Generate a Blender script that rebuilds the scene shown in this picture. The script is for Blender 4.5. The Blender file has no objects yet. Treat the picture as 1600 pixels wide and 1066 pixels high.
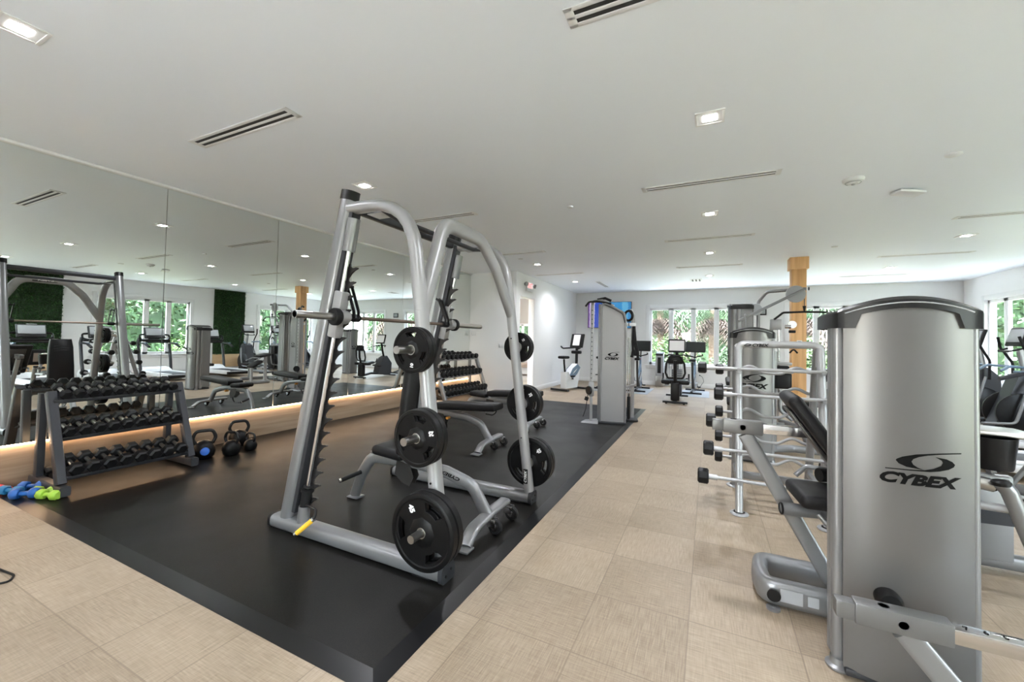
import bpy, bmesh, math, random
from mathutils import Vector, Matrix, Euler
PI = math.pi
random.seed(7)
scn = bpy.context.scene
COL = scn.collection

# ------------------------------------------------------------------ camera
CAM_H = 1.495
def make_camera():
    yaw, pitch, roll = math.radians(25.8504), math.radians(1.3691), math.radians(1.1162)
    f0 = Vector((-math.sin(yaw), math.cos(yaw), 0)); r0 = Vector((math.cos(yaw), math.sin(yaw), 0)); u0 = Vector((0, 0, 1))
    f = f0*math.cos(pitch)+u0*math.sin(pitch); u = u0*math.cos(pitch)-f0*math.sin(pitch)
    r = r0*math.cos(roll)+u*math.sin(roll); u2 = u*math.cos(roll)-r0*math.sin(roll)
    cd = bpy.data.cameras.new('camera'); co = bpy.data.objects.new('camera', cd); COL.objects.link(co)
    m = Matrix((r, u2, -f)).transposed().to_4x4(); m.translation = (0, 0, CAM_H)
    co.matrix_world = m
    cd.sensor_fit = 'HORIZONTAL'; cd.sensor_width = 36.0
    cd.lens = 637.283*36/1600; cd.shift_y = (514.69-533)/1600
    cd.clip_start = 0.02; cd.clip_end = 300
    scn.camera = co
make_camera()

# ------------------------------------------------------------------ sky, sun, exposure
w = bpy.data.worlds.new('World'); scn.world = w; w.use_nodes = True
nt = w.node_tree; bg = nt.nodes['Background']
sky = nt.nodes.new('ShaderNodeTexSky'); sky.sky_type = 'NISHITA'; sky.sun_disc = False
sky.sun_elevation = math.radians(52); sky.sun_rotation = math.radians(215)
sky.air_density = 1.0; sky.dust_density = 2.0; sky.ozone_density = 1.0
hsv = nt.nodes.new('ShaderNodeHueSaturation'); hsv.inputs['Saturation'].default_value = 0.55
nt.links.new(sky.outputs[0], hsv.inputs['Color']); nt.links.new(hsv.outputs[0], bg.inputs[0])
bg.inputs[1].default_value = 1.5
sd = bpy.data.lights.new('sun', 'SUN'); sd.energy = 40.0; sd.angle = math.radians(1.5); sd.color = (.88, .95, 1)
so = bpy.data.objects.new('sun', sd); COL.objects.link(so)
so.rotation_euler = Vector((0.30, 0.34, -1.0)).to_track_quat('-Z', 'Y').to_euler()
scn.view_settings.view_transform = 'Standard'; scn.view_settings.look = 'None'
scn.view_settings.gamma = 1.0; scn.view_settings.exposure = 2.03
scn.view_settings.use_curve_mapping = False
LAMP_W = 8.0       # watts of each recessed ceiling lamp
LED_STRENGTH = 13.0 # mirror's under-edge light strip
try:
    scn.cycles.use_denoising = True
    scn.cycles.max_bounces = 10; scn.cycles.diffuse_bounces = 5; scn.cycles.glossy_bounces = 5
    scn.cycles.transparent_max_bounces = 12
    scn.cycles.sample_clamp_indirect = 6.0
except Exception:
    pass

# ------------------------------------------------------------------ materials
M = {}
def mat(name, col, rough=.5, metal=0.0, emit=None, estr=0.0, spec=None, coat=0.0, noise=0.0, nscale=40.0, bump=0.0):
    m = bpy.data.materials.new(name); m.use_nodes = True
    n = m.node_tree; p = n.nodes['Principled BSDF']
    p.inputs['Base Color'].default_value = (*col, 1); p.inputs['Roughness'].default_value = rough
    p.inputs['Metallic'].default_value = metal
    if spec is not None: p.inputs['Specular IOR Level'].default_value = spec
    if coat: p.inputs['Coat Weight'].default_value = coat; p.inputs['Coat Roughness'].default_value = .15
    if emit: p.inputs['Emission Color'].default_value = (*emit, 1); p.inputs['Emission Strength'].default_value = estr
    if noise or bump:
        tc = n.nodes.new('ShaderNodeTexCoord'); tx = n.nodes.new('ShaderNodeTexNoise')
        tx.inputs['Scale'].default_value = nscale; tx.inputs['Detail'].default_value = 3
        n.links.new(tc.outputs['Object'], tx.inputs['Vector'])
        if noise:
            mx = n.nodes.new('ShaderNodeMix'); mx.data_type = 'RGBA'
            mx.inputs[6].default_value = (*[c*(1-noise) for c in col], 1); mx.inputs[7].default_value = (*[min(1, c*(1+noise)) for c in col], 1)
            n.links.new(tx.outputs['Fac'], mx.inputs[0]); n.links.new(mx.outputs[2], p.inputs['Base Color'])
        if bump:
            b = n.nodes.new('ShaderNodeBump'); b.inputs['Strength'].default_value = bump; b.inputs['Distance'].default_value = .002
            n.links.new(tx.outputs['Fac'], b.inputs['Height']); n.links.new(b.outputs[0], p.inputs['Normal'])
    M[name] = m; return m
mat('silver', (.25, .252, .258), .34, .55, noise=.03, nscale=6)
mat('silver_light', (.34, .34, .344), .36, .35, noise=.02, nscale=4)
mat('shroud_silver', (.15, .146, .142), .36, .6, noise=.03, nscale=3)
mat('gunmetal', (.05, .052, .058), .4, .4, spec=.35)
mat('dark_steel', (.06, .058, .056), .38, .6)
mat('chrome', (.72, .72, .73), .14, 1.0)
mat('brushed_steel', (.50, .49, .47), .3, 1.0)
mat('bar_steel', (.26, .20, .165), .33, .9)
mat('black_plastic', (.008, .008, .0085), .36, spec=.3)
mat('black_rubber', (.010, .010, .0105), .6, spec=.25, noise=.2, nscale=200)
mat('tooth_steel', (.04, .038, .037), .42, .5)
mat('vinyl', (.011, .0105, .011), .45, spec=.2, bump=.15, nscale=260)
mat('iron', (.004, .004, .0042), .42, spec=.2, noise=.25, nscale=120)
mat('dumbbell_rubber', (.006, .006, .0063), .48, spec=.28, noise=.2, nscale=150)
mat('white_paint', (.80, .80, .80), .45)
mat('white_letter', (.85, .85, .85), .5)
mat('black_letter', (.003, .003, .003), .6, spec=.1)
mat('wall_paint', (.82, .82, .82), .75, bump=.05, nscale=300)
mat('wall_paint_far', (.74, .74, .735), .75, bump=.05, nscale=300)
mat('ceiling_paint', (.86, .90, .955), .55)
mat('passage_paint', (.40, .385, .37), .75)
mat('vent_dark', (.03, .03, .032), .6)
mat('yellow_grip', (.86, .48, .03), .4)
mat('orange_knob', (.62, .27, .05), .4)
mat('blue_neoprene', (.01, .10, .36), .5)
mat('teal_neoprene', (.01, .16, .36), .5)
mat('green_neoprene', (.30, .50, .05), .5)
mat('red_neoprene', (.55, .05, .07), .5)
mat('blue_disc', (.03, .12, .45), .4)
mat('belt', (.03, .03, .033), .55)
mat('pale_grey', (.36, .37, .385), .38)
mat('sleeve_grey', (.15, .149, .146), .4, .4)
mat('white_plastic', (.74, .75, .76), .35)
mat('bike_blue', (.16, .23, .32), .35)
mat('paper', (.8, .8, .8), .7)
mat('grey_mat', (.30, .32, .34), .6)
mat('screen_dark', (.03, .035, .035), .12)
mat('screen_grey', (.36, .38, .40), .2)
mat('thermo', (.72, .72, .72), .4)
mat('brown_fabric', (.26, .2, .16), .8)
mat('leaf_a', (.0075, .022, .0028), .5, noise=.5, nscale=3)
mat('leaf_b', (.020, .045, .0045), .5, noise=.4, nscale=3)
mat('bounce_pale', (.80, .79, .77), .8, noise=.1, nscale=3)  # pale tone for the added ground that bounces daylight to the ceiling
mat('leaf_c', (.02, .05, .01), .5, noise=.4, nscale=3)
mat('frond_dry', (.042, .026, .019), .8, noise=.4, nscale=5)
mat('bark', (.14, .095, .065), .85, noise=.4, nscale=12)
mat('hedge_leaf', (.016, .075, .010), .55, noise=.6, nscale=14)
mat('hedge_back', (.008, .03, .006), .8)
mat('soil', (.10, .11, .055), .9, noise=.4, nscale=2)
mat('lamp_glow', (1, 1, 1), .5, emit=(1, .96, .9), estr=14.0)
mat('led_glow', (1, .9, .75), .5, emit=(1, .68, .42), estr=LED_STRENGTH)
mat('exit_red', (.8, .1, .1), .5, emit=(1, .15, .15), estr=.35)
mat('exit_white', (.8, .8, .8), .5, emit=(1, .85, .85), estr=.12)

def mirror_mat():
    m = bpy.data.materials.new('mirror'); m.use_nodes = True; n = m.node_tree
    p = n.nodes['Principled BSDF']; p.inputs['Base Color'].default_value = (.80, .83, .81, 1); p.inputs['Metallic'].default_value = 1
    p.inputs['Roughness'].default_value = 0.0; M['mirror'] = m
mirror_mat()
def glass_mat():
    m = bpy.data.materials.new('window_glass'); m.use_nodes = True; n = m.node_tree
    n.nodes.remove(n.nodes['Principled BSDF']); o = n.nodes['Material Output']
    t = n.nodes.new('ShaderNodeBsdfTransparent'); t.inputs[0].default_value = (.95, .97, .96, 1)
    g = n.nodes.new('ShaderNodeBsdfGlossy'); g.inputs['Roughness'].default_value = .0
    mx = n.nodes.new('ShaderNodeMixShader'); mx.inputs[0].default_value = .05
    n.links.new(t.outputs[0], mx.inputs[1]); n.links.new(g.outputs[0], mx.inputs[2]); n.links.new(mx.outputs[0], o.inputs[0])
    M['window_glass'] = m
glass_mat()
def wood_mat(name, ca, cb, axis, rough=.45, s=1.0):
    m = bpy.data.materials.new(name); m.use_nodes = True; n = m.node_tree; p = n.nodes['Principled BSDF']
    tc = n.nodes.new('ShaderNodeTexCoord'); mp = n.nodes.new('ShaderNodeMapping')
    sc = [14*s, 14*s, 14*s]; sc[axis] = 0.9*s; mp.inputs['Scale'].default_value = sc
    tx = n.nodes.new('ShaderNodeTexNoise'); tx.inputs['Scale'].default_value = 1.0; tx.inputs['Detail'].default_value = 6; tx.inputs['Distortion'].default_value = .6
    cr = n.nodes.new('ShaderNodeValToRGB'); cr.color_ramp.elements[0].position = .32; cr.color_ramp.elements[1].position = .7
    cr.color_ramp.elements[0].color = (*ca, 1); cr.color_ramp.elements[1].color = (*cb, 1)
    n.links.new(tc.outputs['Object'], mp.inputs[0]); n.links.new(mp.outputs[0], tx.inputs['Vector'])
    n.links.new(tx.outputs['Fac'], cr.inputs[0]); n.links.new(cr.outputs[0], p.inputs['Base Color'])
    p.inputs['Roughness'].default_value = rough; M[name] = m
wood_mat('oak_base', (.25, .165, .10), (.39, .285, .195), 1)
wood_mat('oak_post', (.60, .33, .13), (.78, .48, .22), 2)
wood_mat('oak_panel', (.50, .33, .18), (.62, .44, .26), 1)
def floor_mat():
    m = bpy.data.materials.new('woven_tile'); m.use_nodes = True; n = m.node_tree; p = n.nodes['Principled BSDF']; L = n.links
    def math_(op, a, b=None, c=None):
        k = n.nodes.new('ShaderNodeMath'); k.operation = op
        for i, v in enumerate((a, b, c)):
            if v is None: continue
            if hasattr(v, 'is_output'): L.new(v, k.inputs[i])
            else: k.inputs[i].default_value = v
        return k.outputs[0]
    tc = n.nodes.new('ShaderNodeTexCoord'); sx = n.nodes.new('ShaderNodeSeparateXYZ'); L.new(tc.outputs['Object'], sx.inputs[0])
    u = math_('DIVIDE', math_('ADD', sx.outputs[0], 20.59), .5); v = math_('DIVIDE', math_('ADD', sx.outputs[1], 17.57), .5)
    fu, fv = math_('FLOOR', u), math_('FLOOR', v); pu, pv = math_('FRACT', u), math_('FRACT', v)
    par = math_('MODULO', math_('ADD', fu, fv), 2.0)
    cv = n.nodes.new('ShaderNodeCombineXYZ'); L.new(fu, cv.inputs[0]); L.new(fv, cv.inputs[1])
    wn = n.nodes.new('ShaderNodeTexWhiteNoise'); wn.noise_dimensions = '2D'; L.new(cv.outputs[0], wn.inputs['Vector'])
    def streak(sx_, sy_, det):
        mp = n.nodes.new('ShaderNodeMapping'); mp.inputs['Scale'].default_value = (sx_, sy_, 1); L.new(tc.outputs['Object'], mp.inputs[0])
        t = n.nodes.new('ShaderNodeTexNoise'); t.inputs['Scale'].default_value = 1; t.inputs['Detail'].default_value = det; L.new(mp.outputs[0], t.inputs['Vector']); return t.outputs['Fac']
    a, b = streak(9, 150, 3), streak(150, 9, 3)
    mixn = n.nodes.new('ShaderNodeMix'); L.new(par, mixn.inputs[0]); L.new(a, mixn.inputs[2]); L.new(b, mixn.inputs[3])
    minor = n.nodes.new('ShaderNodeMix'); L.new(par, minor.inputs[0]); L.new(b, minor.inputs[2]); L.new(a, minor.inputs[3])
    big = streak(1.3, 1.3, 2)
    val = math_('ADD', math_('ADD', math_('MULTIPLY', mixn.outputs[0], .62), math_('MULTIPLY', minor.outputs[0], .34)), math_('ADD', math_('MULTIPLY', wn.outputs['Value'], .17), math_('MULTIPLY', big, .25)))
    cr = n.nodes.new('ShaderNodeValToRGB'); e = cr.color_ramp.elements; e[0].position = .40; e[0].color = (.175, .128, .083, 1); e[1].position = .92; e[1].color = (.395, .313, .227, 1)
    L.new(val, cr.inputs[0])
    # seams between tiles
    g = .0035/.5
    du = math_('MINIMUM', pu, math_('SUBTRACT', 1.0, pu)); dv = math_('MINIMUM', pv, math_('SUBTRACT', 1.0, pv))
    d = math_('MINIMUM', du, dv); seam = math_('LESS_THAN', d, g)
    mx = n.nodes.new('ShaderNodeMix'); mx.data_type = 'RGBA'; L.new(math_('MULTIPLY', seam, .6), mx.inputs[0]); L.new(cr.outputs[0], mx.inputs[6]); mx.inputs[7].default_value = (.17, .13, .09, 1)
    L.new(mx.outputs[2], p.inputs['Base Color']); p.inputs['Roughness'].default_value = .48
    bp = n.nodes.new('ShaderNodeBump'); bp.inputs['Strength'].default_value = .25; bp.inputs['Distance'].default_value = .002; L.new(val, bp.inputs['Height']); L.new(bp.outputs[0], p.inputs['Normal'])
    M['woven_tile'] = m
floor_mat()
def mat_rubber():
    m = bpy.data.materials.new('gym_rubber'); m.use_nodes = True; n = m.node_tree; p = n.nodes['Principled BSDF']
    tc = n.nodes.new('ShaderNodeTexCoord')
    t1 = n.nodes.new('ShaderNodeTexNoise'); t1.inputs['Scale'].default_value = 330; t1.inputs['Detail'].default_value = 2
    t2 = n.nodes.new('ShaderNodeTexNoise'); t2.inputs['Scale'].default_value = 2.2; t2.inputs['Detail'].default_value = 3
    for t in (t1, t2): n.links.new(tc.outputs['Object'], t.inputs['Vector'])
    cr = n.nodes.new('ShaderNodeValToRGB'); cr.color_ramp.elements[0].position = .42; cr.color_ramp.elements[0].color = (.0035, .0034, .003, 1)
    cr.color_ramp.elements[1].position = .78; cr.color_ramp.elements[1].color = (.016, .014, .0115, 1)
    n.links.new(t1.outputs['Fac'], cr.inputs[0]); n.links.new(cr.outputs[0], p.inputs['Base Color'])
    mr = n.nodes.new('ShaderNodeMapRange'); mr.inputs[3].default_value = .34; mr.inputs[4].default_value = .5
    n.links.new(t2.outputs['Fac'], mr.inputs[0]); n.links.new(t2.outputs['Fac'], mr.inputs[0]); n.links.new(mr.outputs[0], p.inputs['Roughness']); p.inputs['Specular IOR Level'].default_value = .2
    bp = n.nodes.new('ShaderNodeBump'); bp.inputs['Strength'].default_value = .2; bp.inputs['Distance'].default_value = .001
    n.links.new(t1.outputs['Fac'], bp.inputs['Height']); n.links.new(bp.outputs[0], p.inputs['Normal'])
    M['gym_rubber'] = m
mat_rubber()
mat('mat_edge', (.006, .006, .0065), .28)

# ------------------------------------------------------------------ mesh helpers
def fillet(pts, r):
    """round the corners of a polyline"""
    pts = [Vector(p) for p in pts]
    if r <= 0 or len(pts) < 3: return pts
    out = [pts[0]]
    for i in range(1, len(pts)-1):
        a, b, c = pts[i-1], pts[i], pts[i+1]
        d1 = (a-b); d2 = (c-b); l1, l2 = d1.length, d2.length
        if l1 < 1e-6 or l2 < 1e-6: continue
        d1.normalize(); d2.normalize(); ang = d1.angle(d2)
        if ang > PI-.02: out.append(b); continue
        t = min(r/math.tan(ang/2), l1*(.95 if i == 1 else .49), l2*(.95 if i == len(pts)-2 else .49))
        p0, p1 = b+d1*t, b+d2*t; k = max(3, int((PI-ang)/.22))
        for j in range(k+1):
            s = j/k; out.append(p0*(1-s)**2+b*2*s*(1-s)+p1*s*s)
    out.append(pts[-1]); return out

class MB:
    def __init__(self, origin=(0, 0, 0)):
        self.v = []; self.f = []; self.o = Vector(origin)
    def add(self, vs, fs):
        k = len(self.v); self.v += [Vector(p) for p in vs]; self.f += [tuple(i+k for i in f) for f in fs]; return self
    def box(self, c, s, rot=None, bev=0.0, seg=2):
        bm = bmesh.new(); bmesh.ops.create_cube(bm, size=1.0)
        for v in bm.verts: v.co = Vector((v.co.x*s[0], v.co.y*s[1], v.co.z*s[2]))
        if bev > 0: bmesh.ops.bevel(bm, geom=bm.edges[:], offset=min(bev, min(s)*.49), segments=seg, affect='EDGES', profile=.5)
        R = rot.to_matrix() if isinstance(rot, Euler) else (rot if rot is not None else Matrix.Identity(3))
        bm.verts.index_update(); c = Vector(c)
        self.add([R @ v.co + c for v in bm.verts], [[v.index for v in f.verts] for f in bm.faces]); bm.free(); return self
    def span(self, a, b, bev=0.0, seg=2):
        a, b = Vector(a), Vector(b); return self.box((a+b)/2, [abs(x) for x in (b-a)], None, bev, seg)
    def tube(self, pts, w, h=None, n=14, fil=0.0, up=(0, 0, 1), sq=2.0, caps=True, taper=None):
        h = w if h is None else h; P = fillet(pts, fil); up = Vector(up); rings = []
        N = len(P); T = []
        for i in range(N):
            t = (P[min(i+1, N-1)]-P[max(i-1, 0)]); T.append(t.normalized())
        s = T[0].cross(up)
        if s.length < 1e-4: s = T[0].cross(Vector((1, 0, 0)))
        if s.length < 1e-4: s = T[0].cross(Vector((0, 1, 0)))
        s.normalize()
        for i in range(N):
            if i: s = (s - T[i]*s.dot(T[i])).normalized()
            q = s.cross(T[i]).normalized(); k = 1.0 if taper is None else 1+(taper-1)*i/(N-1); ring = []
            for j in range(n):
                a = 2*PI*j/n; ca, sa = math.cos(a), math.sin(a)
                x = math.copysign(abs(ca)**(2/sq), ca); y = math.copysign(abs(sa)**(2/sq), sa)
                ring.append(P[i]+s*(x*w/2*k)+q*(y*h/2*k))
            rings.append(ring)
        vs = [p for r in rings for p in r]; fs = []
        for i in range(N-1):
            for j in range(n):
                a, b = i*n+j, i*n+(j+1) % n; fs.append((a, b, b+n, a+n))
        if caps: fs.append(tuple(range(n-1, -1, -1))); fs.append(tuple((N-1)*n+j for j in range(n)))
        return self.add(vs, fs)
    def cyl(self, a, b, r, n=16, r2=None):
        return self.tube([a, b], 2*r, None, n, taper=None if r2 is None else r2/r)
    def lathe(self, prof, c=(0, 0, 0), axis=(0, 0, 1), n=24):
        ax = Vector(axis).normalized(); s = ax.cross(Vector((0, 0, 1)))
        if s.length < 1e-4: s = Vector((1, 0, 0))
        s.normalize(); q = ax.cross(s); c = Vector(c); vs = []; fs = []
        for r, z in prof:
            for j in range(n):
                a = 2*PI*j/n; vs.append(c+ax*z+(s*math.cos(a)+q*math.sin(a))*max(r, 1e-5))
        for i in range(len(prof)-1):
            for j in range(n):
                a, b = i*n+j, i*n+(j+1) % n; fs.append((a, b, b+n, a+n))
        return self.add(vs, fs)
    def ball(self, c, r, n=14, m=9, sc=(1, 1, 1)):
        k = len(self.v)
        self.lathe([(r*math.sin(PI*i/m), -r*math.cos(PI*i/m)) for i in range(m+1)], (0, 0, 0), (0, 0, 1), n)
        for i in range(k, len(self.v)):
            p = self.v[i]; self.v[i] = Vector((p.x*sc[0]+c[0], p.y*sc[1]+c[1], p.z*sc[2]+c[2]))
        return self
    def prism(self, poly, o, ex, ey, t):
        """polygon in the plane o + x*ex + y*ey, thickened by vector t"""
        o, ex, ey, t = Vector(o), Vector(ex), Vector(ey), Vector(t); n = len(poly)
        a = [o+ex*x+ey*y for x, y in poly]; b = [p+t for p in a]
        return self.add(a+b, [tuple(range(n-1, -1, -1)), tuple(range(n, 2*n))]+[(i, (i+1) % n, n+(i+1) % n, n+i) for i in range(n)])
    def build(self, name, material, parent=None, smooth=38):
        me = bpy.data.meshes.new(name)
        me.from_pydata([tuple(p-self.o) for p in self.v], [], self.f); me.validate(); me.update()
        bm = bmesh.new(); bm.from_mesh(me); bmesh.ops.recalc_face_normals(bm, faces=bm.faces[:]); bm.to_mesh(me); bm.free()
        me.polygons.foreach_set('use_smooth', [True]*len(me.polygons)); me.set_sharp_from_angle(angle=math.radians(smooth))
        o = bpy.data.objects.new(name, me); COL.objects.link(o); o.location = (0, 0, 0)
        me.materials.append(M[material] if isinstance(material, str) else material)
        if parent is not None: o.parent = parent
        elif self.o.length > 0: o.location = self.o
        return o
def tag(o, label, cat, group=None, kind=None):
    o['label'] = label; o['category'] = cat
    if group: o['group'] = group
    if kind: o['kind'] = kind
    return o
def thing(name, label, cat, loc=(0, 0, 0), rz=0.0, group=None):
    o = bpy.data.objects.new(name, None); COL.objects.link(o); o.empty_display_size = .1
    o.location = loc; o.rotation_euler = (0, 0, rz); return tag(o, label, cat, group)
def struct(name, mb, material, parent=None):
    o = mb.build(name, material, parent)
    if parent is None: o['kind'] = 'structure'
    return o
KIDS = {}
def dup(root, loc, rz, label, group=None, rot=None):
    def cp(o, par):
        c = o.copy(); COL.objects.link(c)
        if par is not None: c.parent = par
        for ch in list(o.children): cp(ch, c)
        return c
    r = cp(root, None); r.location = loc; r.rotation_euler = rot if rot else (0, 0, rz); r['label'] = label
    if group: r['group'] = group
    return r
FONT_CACHE = {}
def text_mb(s, size=1.0, bold=.0, shear=0.0, ext=.001):
    """mesh data of a word, centred, lying in local XY"""
    key = (s, bold, shear)
    if key not in FONT_CACHE:
        cu = bpy.data.curves.new('txt', 'FONT'); cu.body = s; cu.size = 1; cu.offset = bold; cu.shear = shear
        cu.align_x = 'CENTER'; cu.align_y = 'CENTER'; cu.resolution_u = 3
        ob = bpy.data.objects.new('txt', cu); COL.objects.link(ob)
        dg = bpy.context.evaluated_depsgraph_get(); ev = ob.evaluated_get(dg); me = ev.to_mesh()
        FONT_CACHE[key] = ([v.co.copy() for v in me.vertices], [tuple(p.vertices) for p in me.polygons])
        ev.to_mesh_clear(); bpy.data.objects.remove(ob); bpy.data.curves.remove(cu)
    return FONT_CACHE[key]
def put_text(mb, s, o, ex, ey, width=None, height=None, bold=.0, shear=0.0, f=None):
    """adds a word to mb at o, reading along ex with ey up; ex, ey unit vectors"""
    vs, fs = text_mb(s, 1, bold, shear); o, ex, ey = Vector(o), Vector(ex), Vector(ey)
    x0, x1 = min(v.x for v in vs), max(v.x for v in vs); y0, y1 = min(v.y for v in vs), max(v.y for v in vs)
    kx = width/(x1-x0) if width else height/(y1-y0); ky = height/(y1-y0) if height else kx
    g = (lambda p: p) if f is None else f
    mb.add([g(o+ex*((v.x-(x0+x1)/2)*kx)+ey*((v.y-(y0+y1)/2)*ky)) for v in vs], fs); return mb
SWOOSH = [[(710, 777), (640, 776), (560, 777), (470, 783), (400, 800), (372, 815), (365, 824), (380, 846), (420, 868), (470, 881), (512, 887), (478, 871), (455, 852), (446, 832), (456, 814), (485, 800), (530, 790), (600, 784), (709, 784)],
          [(570, 800), (603, 824), (609, 838), (600, 858), (560, 877), (512, 887), (430, 885), (312, 879), (312, 886), (440, 893), (540, 899), (590, 895), (640, 884), (668, 868), (675, 853), (660, 833), (630, 815)]]
def put_logo(mb, o, ex, ey, width, f=None):
    """swoosh emblem over the word CYBEX; o = centre of the word's bottom edge"""
    o, ex, ey = Vector(o), Vector(ex), Vector(ey); k = width/431; g = (lambda p: p) if f is None else f
    for poly in SWOOSH:
        pts = []
        for i, (x, y) in enumerate(poly):
            pts.append(g(o+ex*((x-497)*k)+ey*((975-(y-.1*(x-282)))*k)))
        n = len(pts)
        if poly is SWOOSH[0]: quads = [(i, i+1, n-2-i, n-1-i) for i in range(0, n//2-1)]+[(n//2-1, n//2, n-1-n//2)]
        else: quads = None
        if quads:
            mb.add(pts, [q for q in quads if len(set(q)) == len(q)])
        else:
            inn = pts[0:8]; outr = [pts[0]]+pts[:7:-1]
            m = len(inn); mm = len(outr); base = []
            tris = []; i = j = 0; allp = inn+outr
            while i < m-1 or j < mm-1:
                if j == mm-1 or (i < m-1 and (i+1)/(m-1) <= (j+1)/(mm-1)): tris.append((i, i+1, m+j)); i += 1
                else: tris.append((i, m+j+1, m+j)); j += 1
            mb.add(allp, tris)
    put_text(mb, 'CYBEX', o+ey*(39*k), ex, ey, width*.99, 78*k, bold=.055, shear=.3, f=f)
    return mb
V = Vector
X, Y, Z = V((1, 0, 0)), V((0, 1, 0)), V((0, 0, 1))

# ================================================================== THE ROOM
XM, CEIL, XR, YF, YB, XD, YR = -5.906, 3.2615, 6.03, 14.842, -2.6, -4.519, 9.55
def room():
    struct('floor', MB().span((-9.5, YB-.2, -.15), (XR+.2, YF+.2, 0)).span((-9.5, YF+.2, -.15), (XD-.1, YF+1.7, 0)), 'woven_tile')
    struct('ceiling', MB().span((-9.5, YB-.2, CEIL), (XR+.2, YF+.2, CEIL+.2)).span((-9.5, YF+.2, CEIL), (XD-.1, YF+1.7, CEIL+.2)), 'ceiling_paint')
    struct('wall_left', MB().span((XM-.22, YB-.2, 0), (XM-.02, YR, CEIL)), 'wall_paint')
    struct('wall_return', MB().span((XM-.22, YR, 0), (XD-.15, YR+.12, CEIL)), 'wall_paint')
    # wall with the doorway: pieces around the opening
    y0, y1, zt = 9.74, 10.77, 2.67
    m = MB().span((XD-.15, YR, 0), (XD, y0, CEIL)).span((XD-.15, y1, 0), (XD, YF, CEIL)).span((XD-.15, y0, zt), (XD, y1, CEIL))
    struct('wall_doorway', m, 'wall_paint')
    f = MB()
    f.span((XD-.17, y0-.01, 0), (XD+.012, y0+.03, zt), .004).span((XD-.17, y1-.03, 0), (XD+.012, y1+.01, zt), .004).span((XD-.17, y0, zt-.03), (XD+.012, y1, zt+.01), .004)
    struct('door_1', f, 'white_paint')
    # passage beyond the doorway
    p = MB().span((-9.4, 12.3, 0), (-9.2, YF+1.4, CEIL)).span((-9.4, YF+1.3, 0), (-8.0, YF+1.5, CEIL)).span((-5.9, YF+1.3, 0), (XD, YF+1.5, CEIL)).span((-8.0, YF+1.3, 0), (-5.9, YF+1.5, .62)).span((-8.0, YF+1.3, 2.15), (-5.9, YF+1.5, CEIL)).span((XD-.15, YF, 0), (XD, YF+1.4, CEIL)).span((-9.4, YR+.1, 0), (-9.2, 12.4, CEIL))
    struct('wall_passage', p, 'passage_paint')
    wf = MB()
    for xx in (-8.0, -7.3, -6.6, -5.95): wf.span((xx-.05, YF+1.27, .62), (xx+.05, YF+1.34, 2.15), .005)
    for zz in (.65, 2.12): wf.span((-8.05, YF+1.27, zz-.05), (-5.9, YF+1.34, zz+.05), .005)
    wo = struct('window_7', wf, 'white_paint'); MB().span((-7.95, YF+1.30, .7), (-6.0, YF+1.306, 2.08)).build('pane', 'window_glass', wo)
    t = thing('passage_bench', 'long brown bench below the window seen through the doorway', 'bench', (-7.0, YF+1.08, 0))
    MB().span((-.9, -.18, .30), (.9, .18, .50), .02).build('seat', 'brown_fabric', t)
    for xx in (-.8, .8): MB().span((xx-.04, -.15, 0), (xx+.04, .15, .30), .005).build('leg', 'white_paint', t)
    # far wall with two openings, right wall with two plus one added for daylight
    def wall_with(name, axis, pos, t, lo, hi, ops, material):
        m = MB(); cur = lo
        def blk(a, b, z0, z1):
            if axis == 'y': m.span((a, pos, z0), (b, pos+t, z1))
            else: m.span((pos, a, z0), (pos+t, b, z1))
        for a, b, z0, z1 in ops:
            blk(cur, a, 0, CEIL); blk(a, b, 0, z0); blk(a, b, z1, CEIL); cur = b
        blk(cur, hi, 0, CEIL); struct(name, m, material)
    zb, zt = .70, 2.66
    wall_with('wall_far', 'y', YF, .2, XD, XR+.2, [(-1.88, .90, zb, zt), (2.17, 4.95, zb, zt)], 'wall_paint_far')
    wall_with('wall_back', 'y', YB-.2, .2, XM-.2, XR+.2, [(-2.05, -1.0, .1, 2.3)], 'wall_paint')  # opening for an unseen window added to brighten the ceiling
    struct('added_overhang', MB().span((XM-.2, YB-3.2, CEIL), (XR+.2, YB-.2, CEIL+.15)), 'ceiling_paint')  # unseen overhang added to keep direct sun out of the back opening
    wall_with('wall_right', 'x', XR, .2, YB-.2, YF+.2, [(-1.7, 3.0, .12, zt), (5.98, 8.64, zb, zt), (11.28, 13.92, zb, zt)], 'wall_paint')  # first opening is out of view, added to let in daylight
    def window(name, axis, pos, a, b, n, out):
        """casement with n lights in the plane axis=pos; out=+1 towards outside"""
        def P(u, d, z): return (u, pos+d, z) if axis == 'y' else (pos+d, u, z)
        f = MB(); c = .115
        for (u0, u1, z0, z1) in ((a-c, a+.005, zb-c, zt+c), (b-.005, b+c, zb-c, zt+c), (a, b, zt-.005, zt+c), (a, b, zb-c, zb+.005)):
            f.span(P(u0, -.022, z0), P(u1, .0, z1), .004)
        f.span(P(a-c-.03, -.05, zb-.025), P(b+c+.03, .1, zb+.005), .005)
        w_ = (b-a)/n
        o = struct(name, f, 'white_paint')
        s = MB()
        for i in range(n):
            u0, u1 = a+w_*i, a+w_*(i+1); fr = .075
            s.span(P(u0, .05, zb), P(u0+fr, .12, zt), .004).span(P(u1-fr, .05, zb), P(u1, .12, zt), .004)
            s.span(P(u0, .05, zt-fr), P(u1, .12, zt), .004).span(P(u0, .05, zb), P(u1, .12, zb+fr+.02), .004)
        s.build('sash_frame', 'white_paint', o)
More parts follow.
